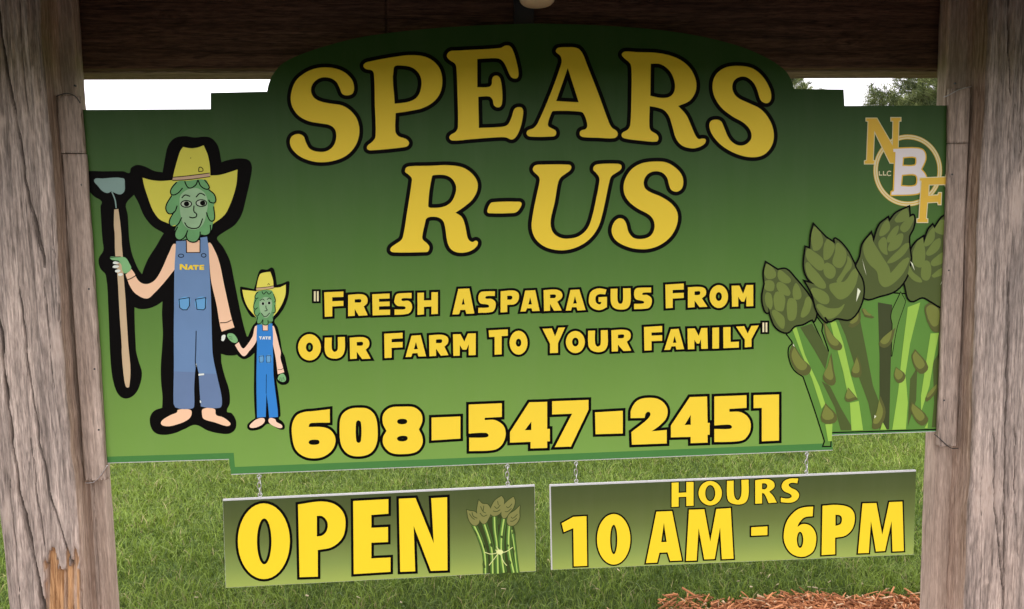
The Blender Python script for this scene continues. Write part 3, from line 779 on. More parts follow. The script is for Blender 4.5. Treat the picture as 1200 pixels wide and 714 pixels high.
def ccw(p):
    a = 0.0
    for i in range(len(p)): x0, y0 = p[i][:2]; x1, y1 = p[(i + 1) % len(p)][:2]; a += x0 * y1 - x1 * y0
    return list(p) if a > 0 else list(p)[::-1], abs(a) / 2
def region(fills, holes=(), extra=(), clip=None):
    """triangles of (fills minus holes) plus extra, none overlapping; returns points, triangles"""
    verts = []; faces = []; kind = []
    for k, group in ((0, fills), (1, holes), (2, extra), (3, [clip] if clip else [])):
        for p in group:
            q, a = ccw(p)
            if a < 1e-4: continue
            b = len(verts); verts += [Vector((float(v[0]), float(v[1]))) for v in q]
            faces.append(list(range(b, b + len(q)))); kind.append(k)
    vo, _, fo, _, _, of = delaunay_2d_cdt(verts, [], faces, 1, 1e-5)
    tris = []
    for f, src in zip(fo, of):
        ks = {kind[i] for i in src}
        if clip and 3 not in ks: continue
        if 2 in ks or (0 in ks and 1 not in ks): tris.append(tuple(f))
    used = sorted({i for t in tris for i in t}); mp_ = {i: j for j, i in enumerate(used)}
    return [(vo[i].x, vo[i].y) for i in used], [tuple(mp_[i] for i in t) for t in tris]

SHEET, STEP = 0.0011, 0.00022                 # print face in front of the board, and the step from one printed layer to the next
class Face:
    """a printed board: a plane at depth y that carries flat shapes"""
    def __init__(self, root, y): self.root, self.y = root, y
    def pt(self, u, v, lvl): p = px(u, v, self.y); return (p.x, self.y - SHEET - STEP * lvl, p.z)
    def add(self, name, layers, parent=None):
        """layers: [(points, tris, material, level)] -> one mesh"""
        V = []; T = []; mats = []; mi = []
        for pts, tris, mat, lvl in layers:
            b = len(V); V += [self.pt(u, v, lvl) for u, v in pts]
            if mat not in mats: mats.append(mat)
            for t in tris:
                a, b2, c = (V[b + i] for i in t)
                ar = (b2[0] - a[0]) * (c[2] - a[2]) - (b2[2] - a[2]) * (c[0] - a[0])
                T.append(tuple(b + i for i in (t if ar > 0 else t[::-1]))); mi.append(mats.index(mat))
        return mesh_obj(name, V, T, mats, parent or self.root, midx=mi)
    def glyph(self, name, outer, holes, wd, fill, line, lvl=2, pointed=True, parent=None):
        P, T = region([outer], holes)
        strips = []
        for c in [outer] + list(holes): strips += band(c, wd, True, pointed)
        P2, T2 = region([outer], holes, strips)
        return self.add(name, [(P2, T2, line, lvl), (P, T, fill, lvl + 2)], parent)
    def shape(self, name, outer, mat, lvl, holes=(), wd=0, line=None, parent=None, pointed=True):
        lay = []
        if wd:
            st = []
            for c in [outer] + list(holes): st += band(c, wd, True, pointed)
            lay.append((*region([outer], holes, st), line, lvl)); lvl += 1
        lay.append((*region([outer], holes), mat, lvl))
        return self.add(name, lay, parent)
    def strokes(self, name, lines, wd, mat, lvl, parent=None, closed=False):
        st = []
        for l in lines: st += band(l, wd / 2, closed, False)
        return self.add(name, [(*region([], [], st), mat, lvl)], parent)

def board(root, outline, y, thick, mat):
    """solid board: outline in photograph pixels"""
    P, T = region([outline]); V = []; Fs = []
    o = [px(u, v, y) for u, v in P]
    V += [(p.x, y, p.z) for p in o] + [(p.x, y + thick, p.z) for p in o]
    k = len(P)
    for t in T: Fs += [t, tuple(i + k for i in t[::-1])]
    from collections import Counter
    cnt = Counter(); 
    for t in T:
        for a, b in ((t[0], t[1]), (t[1], t[2]), (t[2], t[0])): cnt[(a, b)] += 1
    for (a, b) in list(cnt):
        if (b, a) not in cnt: Fs.append((b, a, a + k, b + k))
    ob = mesh_obj('board', V, Fs, mat, root)
    import bmesh
    bm = bmesh.new(); bm.from_mesh(ob.data); bmesh.ops.recalc_face_normals(bm, faces=bm.faces); bm.to_mesh(ob.data); bm.free()
    return ob

# ---- main sign
arch = smooth([(314.5, 100, True), (319, 89, False), (331, 75, False), (354, 63.5, False), (397, 50, False), (440, 41, False), (520, 32.5, False), (600, 28.5, False), (640, 28, False), (720, 31, False), (800, 39, False), (862, 53, False), (900, 69, False), (920, 83, False), (928, 96, False), (930, 104.5, True)], False, 3)
OUT = [(84, 129, True), (247, 128, True), (247, 109, True), (313, 107.5, True)] + arch + [(988.5, 105, True), (989.5, 124.3, True), (1122, 123.8, True), (1108, 505.8, True), (974.5, 510.5, True), (975.5, 528, True), (271, 556.5, True), (268.5, 538.8, True), (112, 543.6, True)]
sign = empty('main_sign', (0, 0, EYE_Z0 + 0.45))
tag(sign, 'large green farm stand sign with arched top, yellow lettering and phone number', 'sign')
MF = Face(sign, 0.0)
board(sign, OUT, 0.0, 0.0115, M['white_core'])
zt = 0.0
G0, G1 = px(600, 545, 0).z - sign.location.z, px(600, 28, 0).z - sign.location.z
M['green'] = ramp_print('green_gradient_print', [
    (0.0, (0.178, 0.330, 0.064)), (0.15, (0.154, 0.290, 0.054)), (0.32, (0.112, 0.230, 0.042)), (0.50, (0.075, 0.172, 0.030)),
    (0.68, (0.044, 0.108, 0.020)), (0.84, (0.028, 0.070, 0.015)), (1.0, (0.026, 0.070, 0.015))], G0, G1)
M['border'] = flat('dark_green_border_print', (0.062, 0.20, 0.048), 0.4)
# the print stops a hair short of the lower edge
FACE_OUT = [(u, v - (1.0 if v > 400 else 0.0), c) for u, v, c in OUT]
MF.add('print_face', [(*region([FACE_OUT]), M['green'], 0)])
bs = [(112, 542.6), (268.5, 537.8), (271, 555.5), (975.5, 527), (974.5, 509.5), (1108, 504.8)]
bt = [(1108, 499.2), (968.5, 503.8), (969.5, 519.5), (275.5, 547.2), (274, 530.6), (112, 535.6)]
MF.add('border', [(*region([bs + bt]), M['border'], 1)])

TITLE = [
 ('A', '235,208 300,225 345,265 357,305 350,335 325,345 300,338 287,310 270,278 238,259 195,258 160,280 145,315 155,350 185,372 240,385 300,395 345,425 375,470 383,530 365,590 320,640 250,668 170,672 100,650 58,615 42,580 50,548 80,535 108,545 120,575 140,608 180,622 225,618 258,590 270,545 262,510 235,490 190,482 130,470 80,440 50,390 48,335 70,275 115,235 170,212', []),
 ('A', '412,186 430,179 560,155 650,147 720,160 770,200 790,255 785,320 755,370 700,405 640,420 562,432c 560,520 575,545 610,558 627,575 622,592 600,600 440,615 422,608 424,592 450,570 463,545 460,400 455,240 445,222 415,215 403,200',
  ['553,208 600,199 650,212 683,250 688,300 670,350 630,375 557,386c']),
 ('B', '60,140 75,127 100,125 320,112 345,100 368,103 385,130 400,180 410,235 405,258 388,262 370,250 345,195 325,170 300,162 207,166c 207,305c 265,303 278,290 280,265 290,250 310,250 322,270 330,330 328,385 318,402 300,402 288,390 282,365 265,350 212,352c 215,505c 320,500 355,490 375,455 388,415 405,403 428,408 432,440 420,500 400,545 378,562 350,552 320,550 180,560 85,567 70,555 75,540 100,525 112,500 110,350 105,215 98,190 70,170 58,155', []),
 ('B', '593,125 603,112 640,108 700,113 725,140 745,190 800,330 855,480 870,505 892,520 897,540 880,555 800,553 730,550 712,540 715,520 740,510 748,495 743,465 730,435 715,425 580,422 570,435 555,480 557,497 575,508 593,520 592,540 575,547 465,547 450,535 455,518 485,505 505,480 570,330 615,205 622,175 615,150 597,135', ['652,210c 595,373c 706,379c']),
 ('C', '80,95 95,87 150,90 260,95 350,120 410,165 442,230 440,285 410,330 355,355c 395,400 420,455 440,500 455,517 475,515 490,520 485,540 455,558 420,563 375,550 345,515 325,450 310,405 285,375 250,362 215,356c 213,450 220,475 250,495 258,515 248,530 170,525 95,515 78,505 80,488 108,470 120,445 125,300 125,170 118,145 90,120 78,105', ['220,147c 270,150 315,185 338,240 335,285 312,310 270,315 218,305c']),
 ('C', '655,158 720,170 770,210 805,270 812,315 800,338 780,340 760,325 745,280 725,240 690,213 655,213 627,235 622,275 645,312 700,340 760,370 805,425 825,490 815,550 775,595 715,607 640,590 570,550 525,500 508,455 515,430 540,422 565,430 580,460 605,515 640,545 680,547 712,520 712,480 680,440 620,405 565,360 530,300 525,240 545,195 590,165', []),
 ('D', '178,150 185,135 210,128 330,125 440,122 520,135 575,170 608,220 608,270 580,325 530,370 478,405c 515,430 535,480 548,545 560,570 580,580 600,572 612,582 605,605 575,630 530,643 480,640 445,615 428,570 418,500 405,455 375,433 330,430 305,440 298,460 280,545 283,565 310,590 322,610 315,635 300,640 110,642 90,632 95,612 125,590 155,568 167,540 190,400 218,215 215,195 195,175 178,162', ['338,188 358,180 420,182 460,205 482,250 475,300 450,345 405,370 330,376 315,365']),
 ('D', '682,357 700,343 860,340 873,350 865,375 845,400 820,407 680,408 668,398', []),
 ('E', '125,140 140,122 180,118 335,118 353,128 348,150 320,172 290,195 275,225 255,340 232,440 232,490 250,530 290,555 340,560 400,545 450,500 478,430 505,310 522,215 518,190 500,165 485,148 492,125 520,115 630,113 652,122 650,145 625,165 595,185 582,215 560,320 535,430 510,500 460,565 400,605 330,627 260,627 190,605 140,560 118,500 122,430 145,310 165,215 160,190 140,170 127,155', []),
 ('E', '845,100 920,105 980,140 1015,185 1022,230 1010,265 980,280 950,268 937,235 925,195 895,165 850,158 810,175 787,215 792,255 820,280 890,310 950,350 985,400 988,460 960,530 905,585 830,618 750,622 680,605 620,570 595,520 605,470 635,440 665,445 683,475 695,520 725,555 775,562 825,545 850,500 845,450 815,415 750,380 695,335 668,280 672,215 710,150 770,112', []),
]
for i, (c, o, h) in enumerate(TITLE):
    nm = 'hyphen' if i == 7 else 'letter'
    MF.glyph(nm, path(o, c), [path(q, c) for q in h], 4.5, M['yellow'], M['black'], 2 + (i % 2), pointed=False)

PHONE = [
 ('F', '175,157 250,148c 250,207c 180,208 162,212 157,226c 220,227 255,242 275,280 262,325 225,355 180,364 135,355 100,325 85,270 85,215 105,175 140,160', ['157,293 165,284 198,283 205,292 198,302 165,303']),
 ('F', '375,142 420,148 450,180 460,240 455,300 430,340 380,355 330,345 300,305 293,240 300,180 330,150', ['365,208 375,197 387,208 387,285 376,296 366,285']),
 ('F', '570,137 620,140 650,165 656,200 641,237c 656,270 655,305 630,335 575,345 520,340 488,310 483,275 499,243c 483,210 485,170 515,142', ['545,202 555,192 582,192 590,202 582,212 555,213', '545,277 555,267 585,266 592,276 583,287 555,288']),
 ('F', '697,185c 823,180c 823,277c 697,285c', []),
 ('F', '860,128c 1005,122c 1005,182c 930,186c 930,196c 975,196 1012,220 1022,260 1005,305 970,327 862,332c 862,273c 935,272 947,263 935,252 860,255c', []),
 ('G', '195,102c 263,100c 263,203c 273,203c 273,250c 263,250c 263,275c 200,277c 200,252c 122,255c 122,215c', ['203,175c 203,207c 178,208c']),
 ('G', '282,98c 420,93c 420,130c 353,270c 292,272c 358,145c 282,148c', []),
 ('G', '445,140c 550,134c 550,220c 447,223c', []),
 ('G', '580,162c 582,130 605,96 645,85 690,92 718,122 716,160 690,190 660,212c 717,207c 717,258c 585,263c 583,215c 640,170 655,150 650,138 638,143 633,161c', []),
 ('G', '805,82c 870,80c 872,180c 880,180c 880,225c 872,225c 872,255c 808,257c 808,233c 733,235c 733,190c', ['808,150c 808,187c 785,188c']),
 ('G', '898,80c 1020,75c 1020,123c 955,127c 955,138c 1000,140 1030,165 1035,205 1015,240 985,250 898,253c 898,203c 955,203 965,196 955,187 898,190c', []),
 ('G', '1047,75c 1143,72c 1143,247c 1078,250c 1078,123c 1047,124c', [])]
for i, (c, o, h) in enumerate(PHONE):
    MF.glyph('hyphen' if i in (3, 7) else 'digit', path(o, c), [path(q, c) for q in h], 3.2, M['yellow'], M['black'], 2 + (i % 2))

TAG_ = [
 ('H', '172,97c 268,93c 268,120c 212,122c 212,142c 268,140c 268,165c 212,168c 212,218c 175,220c', []),
 ('H', '292,110c 360,107 385,120 388,150 370,168c 390,212c 345,215c 325,180c 325,215c 292,217c', ['325,133c 355,132 358,142 352,148 325,148c']),
 ('H', '413,107c 500,103c 500,128c 447,130c 447,145c 500,143c 500,166c 447,168c 447,185c 502,184c 502,210c 415,213c', []),
 ('H', '525,132 535,107 560,102 610,100c 610,127c 562,128 562,140 595,140 612,160 608,190 590,205 525,210c 525,183c 575,182 580,172 570,167 540,165 525,150', []),
 ('H', '640,100c 672,99c 672,138c 710,137c 710,97c 742,96c 742,205c 710,207c 710,168c 672,170c 672,208c 640,210c', []),
 ('H', '845,80c 900,78c 925,203c 885,205c 880,185c 855,186c 848,207c 815,208c', ['870,125c 877,158c 862,159c']),
 ('H', '945,125 955,98 975,93 1028,92c 1028,115c 985,117 982,128 1010,130 1030,145 1030,175 1015,195 945,200c 945,175c 995,173 998,163 985,157 955,152', []),
 ('H', '1057,92c 1120,88 1145,100 1148,130 1130,155 1090,160c 1090,196c 1057,198c', ['1090,115c 1112,115 1116,124 1110,133 1090,134c']),
 ('I', '60,80c 105,78c 125,172c 92,173c 88,160c 68,160c 62,174c 38,175c', ['82,110c 90,142c 74,143c']),
 ('I', '143,78c 195,75 222,85 227,110 205,130c 225,170c 190,171c 172,140c 172,171c 145,173c', ['172,98c 195,98 199,105 194,113 172,114c']),
 ('I', '265,77c 305,75c 333,168c 297,170c 292,155c 272,155c 267,170c 243,171c', ['285,105c 294,138c 277,139c']),
 ('I', '348,118 358,85 390,70 428,75c 422,97c 395,96 381,105 378,122 385,138 400,142 405,131c 392,131c 392,110c 430,108c 430,155c 400,168 370,162 352,145', []),
 ('I', '447,72c 478,71c 478,122 485,138 497,138 503,122 503,70c 537,69c 537,130 525,158 495,166 462,158 448,132', []),
 ('I', '553,95 560,72 580,67 630,66c 630,88c 594,90 590,98 612,100 632,115 630,145 615,160 553,164c 553,140c 595,138 598,130 585,125 560,118', []),
 ('I', '695,53c 778,48c 778,75c 728,77c 728,92c 778,90c 778,113c 728,116c 728,158c 697,160c', []),
 ('I', '797,65c 850,63 875,72 878,98 860,115c 885,153c 850,155c 827,125c 827,155c 797,157c', ['827,84c 850,83 853,91 848,99 827,100c']),
 ('I', (937, 107, 42, 52), [(937, 107, 14, 20)]),
 ('I', '995,58c 1030,57c 1047,95c 1062,55c 1093,54c 1093,150c 1062,151c 1062,105c 1052,130c 1040,130c 1025,108c 1025,152c 997,153c', []),
 ('H', (98, 373, 57, 66), [(98, 373, 18, 24)]),
 ('H', '175,325c 210,324c 210,380 220,395 232,393 240,380 240,322c 275,321c 275,385 260,418 228,430 190,420 175,390', []),
 ('H', '300,325c 365,322 393,335 397,365 380,385c 405,430c 362,432c 335,395c 335,430c 302,432c', ['335,347c 363,346 367,355 362,364 335,365c']),
 ('H', '473,305c 565,300c 565,328c 510,331c 510,348c 565,346c 565,373c 510,376c 510,425c 475,427c', []),
 ('H', '610,315c 655,312c 683,418c 645,419c 640,402c 615,403c 608,421c 580,422c', ['632,347c 642,382c 622,383c']),
 ('H', '698,313c 760,310 790,322 793,350 775,370c 795,412c 757,415c 733,380c 733,416c 700,418c', ['733,334c 760,333 764,342 758,351 733,352c']),
 ('H', '818,308c 855,307c 875,345c 893,304c 932,303c 932,412c 897,413c 897,358c 885,385c 867,385c 852,362c 852,415c 820,416c', []),
 ('H', '997,288c 1093,283c 1093,315c 1062,317c 1062,408c 1027,410c 1027,320c 1000,322c', []),
 ('H', (1147, 350, 45, 60), [(1147, 350, 14, 20)]),
 ('I', '138,253c 180,251c 195,288c 210,248c 240,247c 208,318c 208,362c 172,363c 172,320c', []),
 ('I', (287, 313, 43, 50), [(287, 313, 15, 20)]),
 ('I', '345,262c 376,261c 376,316 385,333 397,330 402,316 402,260c 433,259c 433,325 420,350 392,359 360,350 346,328', []),
 ('I', '450,260c 505,257 533,267 536,295 520,312c 540,352c 505,354c 480,325c 480,355c 452,356c', ['480,280c 505,279 508,287 503,295 480,296c']),
 ('I', '598,245c 680,240c 680,268c 632,270c 632,284c 680,282c 680,307c 632,309c 632,350c 600,352c', []),
 ('I', '720,255c 755,253c 780,345c 745,347c 741,332c 722,333c 717,348c 690,349c', ['737,285c 745,316c 729,317c']),
 ('I', '795,252c 828,251c 846,285c 858,250c 885,249c 887,343c 858,344c 856,300c 848,320c 838,320c 826,303c 826,345c 797,346c', []),
 ('I', '908,248c 938,247c 938,342c 908,343c', []),
 ('I', '957,246c 990,245c 990,313c 1028,311c 1028,338c 958,341c', []),
 ('I', '1015,243c 1052,241c 1068,275c 1085,240c 1118,238c 1085,300c 1085,335c 1055,337c 1055,302c', []),
]
def contour(c, q): return ell(c, *q) if isinstance(q, tuple) else path(q, c)
for i, (c, o, h) in enumerate(TAG_):
    MF.glyph('letter', contour(c, o), [contour(c, q) for q in h], 2.8, M['yellow'], M['black'], 2 + (i % 2))
def quote(c, a, b, y0, y1, wq):
    bars = [path(f'{x},{y0}c {x + wq},{y0}c {x + wq},{y1}c {x},{y1}c', c) for x in (a, b)]
    st = []
    for q in bars: st += band(q, 2.4)
    P, T = region(bars); P2, T2 = region(bars, [], st)
    MF.add('quotation_mark', [(P2, T2, M['black'], 2), (P, T, M['cream'], 4)])
quote('H', 120, 135, 92, 142, 9); quote('I', 1135, 1149, 225, 268, 8)

# ---- monogram
def mono(name, s, holes, fill, line, wd, lvl): MF.glyph(name, path(s, 'N'), [path(h, 'N') for h in holes], wd, fill, line, lvl)
def ringo(cx, cy, ro, ri, mat, lvl):
    return (*region([ell('N', cx, cy, ro[0], ro[1], 64)], [ell('N', cx, cy, ri[0], ri[1], 64)]), mat, lvl)
MF.add('monogram_ring', [ringo(283, 357, (180, 188), (156, 163), M['gold'], 2), ringo(283, 357, (177, 185), (170, 178), M['cream'], 3), ringo(283, 357, (166, 173), (159, 166), M['cream'], 4)])
mono('letter', '65,85c 120,85c 203,228c 206,98c 195,98c 195,82c 245,82c 245,98c 235,98c 228,318c 190,318c 107,150c 100,305c 108,308c 105,322c 57,322c 57,308c 68,305c 76,100c 65,98c', [], M['gold'], M['cream'], 0.9, 6)
mono('letter', '205,245c 330,243 365,258 372,300 350,352c 374,385 376,430 355,465 320,480 195,485c 197,470c 209,466c 217,262c 205,260c', ['256,288c 320,287 327,310 318,332 252,334c', '250,380c 320,379 332,405 320,438 244,440c'], M['offwhite'], M['gold'], 1.5, 10)
mono('letter', '345,398c 478,393c 480,382c 492,382c 490,445c 480,445c 475,430c 390,432c 387,490c 438,487c 442,475c 455,475c 452,535c 440,535c 437,522c 382,525c 375,610c 383,612c 383,628c 330,628c 330,612c 340,610c 352,412c 343,408c', [], M['gold'], M['cream'], 1.0, 15)
for dx in (0, 22):
    MF.shape('letter', path(f'{131 + dx},361c {136 + dx},361c {136 + dx},379c {149 + dx},379c {149 + dx},384c {131 + dx},384c', 'N'), M['cream'], 6)
MF.strokes('letter', [smooth(parse('195,364 184,361 176,367 175,376 181,384 195,382', 'N'), False)], 0.95, M['cream'], 6)

# ---- the two straw-hatted figures
K_ = {n: flat('figure_' + n, c, 0.4, var=v) for n, c, v in (
    ('skin', srgb(238, 196, 158), .04), ('skin2', srgb(240, 202, 172), .04), ('hat', srgb(206, 200, 74), .05), ('hat2', srgb(220, 212, 88), .05), ('band', srgb(190, 160, 128), .05),
    ('leaf', srgb(102, 156, 98), .25), ('face', srgb(146, 180, 136), .25), ('eye', srgb(176, 192, 164), .05), ('denim', srgb(104, 134, 170), .1), ('denim2', srgb(52, 128, 198), .05),
    ('pocket', srgb(100, 158, 200), .05), ('blade', srgb(128, 156, 146), .12), ('handle', srgb(196, 172, 134), .12), ('glove', srgb(126, 178, 118), .1), ('paper', srgb(222, 228, 214), .03), ('shin', srgb(102, 124, 156), .1))}
def pth(s, c='P1'): return path(s, c)
def lines(*ss, c='P1'): return [smooth(parse(s, c), False) for s in ss]
fig = MF.shape('farmer_figure', pth('25,280 45,260 130,260 255,260 290,270 300,240 335,222 380,230 440,258 488,265c 500,200 520,110 560,62 620,50 680,58 735,53 780,62 820,110 840,205c 890,190 960,183 1005,195 1022,235 1010,320 985,430 960,520 920,580 860,620 818,650 @P2 815,55 850,100 890,180 910,270 930,370 950,470 970,560 990,630 1000,655 @P3 995,60 960,110 930,132 880,136 838,126c 840,180 860,260 885,340 890,420 872,470 900,480 925,520 925,570 895,600 840,603 760,585 685,550 620,575 560,600 490,610 440,595 415,550 415,500 440,465 486,448c 488,380 480,300 478,200 485,100 490,20 @P2 490,600 485,500 488,425c 450,450 400,468 350,470 320,460c 322,560 328,690 @P3 330,110 345,170 365,240 350,320 320,370 275,393 235,380 205,330 185,240 175,120 170,0 @P2 165,480 150,270 115,225 107,170 135,120 130,60 125,0 @P1 120,520 118,470 125,440 80,410 40,365 22,320'),
    M['black'], 2, holes=[pth('270,455 318,400c 345,450 380,530 430,590 495,630 @P2 490,25 450,95 405,165 378,225 366,262c 345,235 320,180 303,130 290,60 @P1 285,600 280,520')])
def fs_(name, s, mat, lvl, c='P1', par=None): return MF.shape(name, path(s, c) if isinstance(s, str) else s, K_[mat] if mat in K_ else M[mat], lvl, parent=par or fig)
def fl(name, ls, wd, lvl, par=None, mat='black', closed=False): return MF.strokes(name, ls, wd, K_[mat] if mat in K_ else M[mat], lvl, par or fig, closed)
fs_('hoe_blade', '80,310 130,303 255,302 263,340 260,380 235,398 195,385 185,380 160,390 130,378 105,350', 'blade', 4)
fl('hoe_neck', lines('186,382 205,430 212,480'), 1.4, 4, mat='blade')
fs_('hoe_handle', '200,488c 225,485c 235,560 243,640 @P2 245,80 252,160 255,250 268,420 280,620 @P3 285,80 297,220 290,320 280,328 268,318 255,240 245,120 @P2 245,690 232,500 220,280 205,130 203,20 @P1 198,580', 'handle', 4)
fs_('arm', '565,80 530,130 490,220 450,290 410,318 370,318 340,295 320,255 303,232c 268,265c 295,335 330,380 395,408 440,375 500,310 560,235c 575,150', 'skin', 4, 'P2')
fs_('arm', '762,75 800,120 830,200 855,320 890,480 905,540 918,580c 842,605c 832,570 810,440 780,310 772,240 766,150', 'skin', 4, 'P2')
fs_('neck', '630,60c 716,60c 716,132c 630,132c', 'skin', 4, 'P2')
fs_('overalls', '570,65c 632,62c 632,133c 713,133c 713,45c 755,38c 765,110c 770,240 778,400 782,560 @P3 785,60 790,140 815,260 840,370 843,430 830,448 760,448 718,440c 710,340 705,240c 690,180c 683,235c 678,330 678,440 665,452 600,455 565,445c 555,420 557,200 556,0 @P2 558,450 560,240', 'denim', 6, 'P2')
fs_('trouser_leg', '557,230c 683,235c 678,330 678,440 665,452 600,455 565,445c 555,420', 'shin', 7, 'P3')
fs_('trouser_leg', '706,242c 812,245c 815,260 840,370 843,430 830,448 760,448 718,440c 710,340', 'shin', 7, 'P3')
for s in ('588,412 650,402 650,450 635,475 610,475 592,462', '687,412 747,402 745,465 735,475 695,472'):
    pk = fs_('pocket', s, 'pocket', 8, 'P2'); fl('pocket_seam', [parse(s, 'P2')], 0.9, 9, closed=True)
fl('bib_seam', [parse('632,62c 632,133c 713,133c 713,48c', 'P2')], 0.9, 9); fl('trouser_seam', lines('690,600 688,700 @P3 688,100 685,170 692,230', c='P2'), 0.9, 9)
fl('button', [ell('P2', 600, 152, 16, 10, 12), ell('P2', 735, 150, 14, 11, 12)], 0.9, 9, closed=True)
fl('cuff_line', lines('273,298 300,288 330,270', '833,552 870,550 902,535', c='P2'), 0.9, 9)
fs_('glove', '175,163 190,157 240,158 270,165 290,195 302,230 268,258 250,240 240,200 190,178', 'glove', 8, 'P2')
for cx, cy, rx in ((212, 193, 20), (210, 217, 19), (222, 243, 17), (238, 264, 15)): fs_('fingertip', ell('P2', cx, cy, rx, 9, 14, -.1), 'paper', 8)
fl('glove_lines', lines('172,165 200,160 240,158', '188,180 210,182 232,185', '195,205 215,207 232,207', '205,230 222,232', c='P2'), 0.8, 10)
fs_('foot', '580,460 655,460 660,495 630,525 560,552 510,558 480,545 490,520 540,490 575,475', 'skin', 4, 'P3')
fs_('foot', '730,455 800,455 808,490 850,505 890,535 893,550 870,557 800,535 735,515 725,490', 'skin', 4, 'P3')
fs_('paint_fleck', '703,245c 737,242c 738,252c 704,256c', 'paper', 9, 'P3'); fs_('paint_fleck', '684,180c 692,185c 691,205c 686,203c', 'paper', 9, 'P3'); fs_('paint_fleck', '712,402c 720,408c 719,420c 713,416c', 'paper', 9, 'P3')
fs_('hand', '842,632 862,625 862,645 848,662', 'paper', 5, 'P2')
fs_('hat', '370,298c 420,312 480,318 555,312c 552,295 570,220 595,140 612,115c 660,123 700,118 735,105c 760,165 772,230 775,285c 830,282 890,265 937,250c 930,340 900,440 860,520 790,575c 700,600 560,590 525,572c 470,545 430,490 400,410 378,340', 'hat', 8)
fs_('hat_band', '552,294c 770,273c 772,292c 640,308 548,314c', 'band', 9)
fl('hat_lines', lines('550,296 660,285 772,270', '548,315 640,310 775,292', '705,262 712,235 732,255 705,262', '655,180 660,182'), 0.9, 10)
head = fs_('leafy_head', '575,322 640,316 745,310 765,340 770,365 800,400 805,440 795,470 800,540 790,570 778,620 750,645 715,645 700,675 660,682 635,665 600,670 565,650 565,610 570,582 540,585 530,560 545,515 515,505 510,470 540,405 535,390 540,360', 'leaf', 11)
fs_('face', '600,400 650,365 700,362 745,395 760,450 752,510 735,570 700,605 650,605 615,575 598,520 592,450', 'face', 12)
fl('leaf_lines', lines('575,325 540,370 545,400 580,392 610,360', '545,405 510,470 525,512 560,505 578,465', '560,500 530,560 545,590 580,580 605,535', '622,320 640,355 660,360 690,340 700,312', '702,312 720,350 755,368 770,355 740,310', '765,370 800,400 805,445 775,445 765,430', '795,470 800,545 780,558 760,530 753,505', '580,590 563,640 585,670 620,655 640,615', '775,580 775,625 750,643 718,640', '640,612 632,650 650,678 690,680 712,650 715,620'), 1.3, 13)
for cx, cy in ((632, 455), (722, 450)):
    fs_('eye', ell('P1', cx, cy, 31, 19, 18), 'eye', 13); fl('eyelid', [ell('P1', cx, cy, 32, 20, 18)], 1.2, 14, closed=True)
    fs_('pupil', ell('P1', cx + (2 if cx < 700 else 8), cy, 16, 15, 14), 'black', 15)
fl('face_lines', lines('605,420 625,402 655,410', '690,415 715,392 745,405', '678,465 678,500 693,515 692,530 670,538 650,533', '622,565 640,592 680,602 710,590 730,542'), 1.3, 14)
NATE = ['592,202c 606,202c 626,221c 626,202c 638,202c 638,236c 626,236c 604,216c 604,236c 592,236c', '654,208c 666,208c 676,236c 663,236c 661,230c 652,230c 649,236c 638,236c', '672,207c 705,207c 705,216c 694,216c 694,236c 683,236c 683,216c 672,216c', '710,207c 738,206c 738,214c 721,214c 721,218c 737,218c 737,225c 721,225c 721,228c 738,228c 738,236c 710,236c']
for s in NATE: fs_('letter', s, 'yellow', 9, 'P2')

kid = MF.shape('child_figure', path('205,205 225,203 310,220c 325,170 345,95 365,70 410,72 445,55 465,75 485,187c 530,175 575,160 580,190 570,280 540,360 500,420 465,465 490,510 510,600 525,690 @Q2 520,110 540,200 555,270 545,305 505,318 470,300 458,270c 480,420 490,540 478,562 500,580 520,610 515,640 480,640 400,600 350,635 290,650 255,640 248,610 275,580 305,560c 297,400 298,200 300,85c 265,115 222,130 180,105 150,60 @Q1 120,640 40,640 50,570 120,530 180,560 225,580 265,580c 300,500 325,470 330,440 290,430 250,370 215,290', 'Q1'), M['black'], 2.5)
def kf(name, s, mat, lvl, c='Q1'): return fs_(name, s, mat, lvl, c, kid)
kf('arm', '335,495 300,580 250,655 225,670 195,622c 166,645c 200,700 @Q2 225,108 260,75 310,10 318,-30', 'skin2', 5)
kf('arm', '452,500 480,560 500,640 515,700 @Q2 490,120 510,195 517,225c 470,240c 455,120 435,20 @Q1 455,600', 'skin2', 5)
kf('neck', '376,485c 420,485c 420,535c 376,535c', 'skin2', 5)
kf('overalls', '335,490c 375,490c 378,535c 418,535c 418,485c 450,480c 455,560 455,690 @Q2 437,100 440,250 470,500 472,550c 408,555c 398,450 388,380c 383,550c 320,555c 315,300 318,100 320,0 @Q1 330,600', 'denim2', 6)
for s in ('335,110 367,105 365,150 340,152', '388,105 420,103 418,152 390,152'):
    kf('pocket', s, 'pocket', 7, 'Q2'); fl('pocket_seam', [parse(s, 'Q2')], 0.5, 8, kid, closed=True)
fl('trouser_seam', lines('388,240 386,380', c='Q2'), 0.55, 8, kid); fl('bib_seam', [parse('376,490c 378,535c 418,535c 418,488c', 'Q1')], 0.55, 8, kid); fl('cuff_line', lines('470,205 495,205 512,195', c='Q2'), 0.55, 8, kid)
kf('glove', '108,565 150,558 180,590 186,618 160,628 125,605', 'glove', 6); kf('glove', '488,240 515,238 530,280 510,295 480,285 470,270', 'glove', 6, 'Q2'); kf('thumb', '62,607 82,575 92,592 78,612', 'paper', 6)
fl('glove_lines', lines('120,580 145,585', '125,597 148,600', '158,640 190,625', c='Q1') + lines('490,262 482,285', '502,262 500,290', '512,260 518,285', c='Q2'), 0.5, 8, kid)
kf('foot', '320,565 370,560 372,590 330,620 285,630 265,620 280,595', 'skin2', 5, 'Q2'); kf('foot', '408,560 450,565 460,585 500,610 500,628 470,628 410,595', 'skin2', 5, 'Q2')
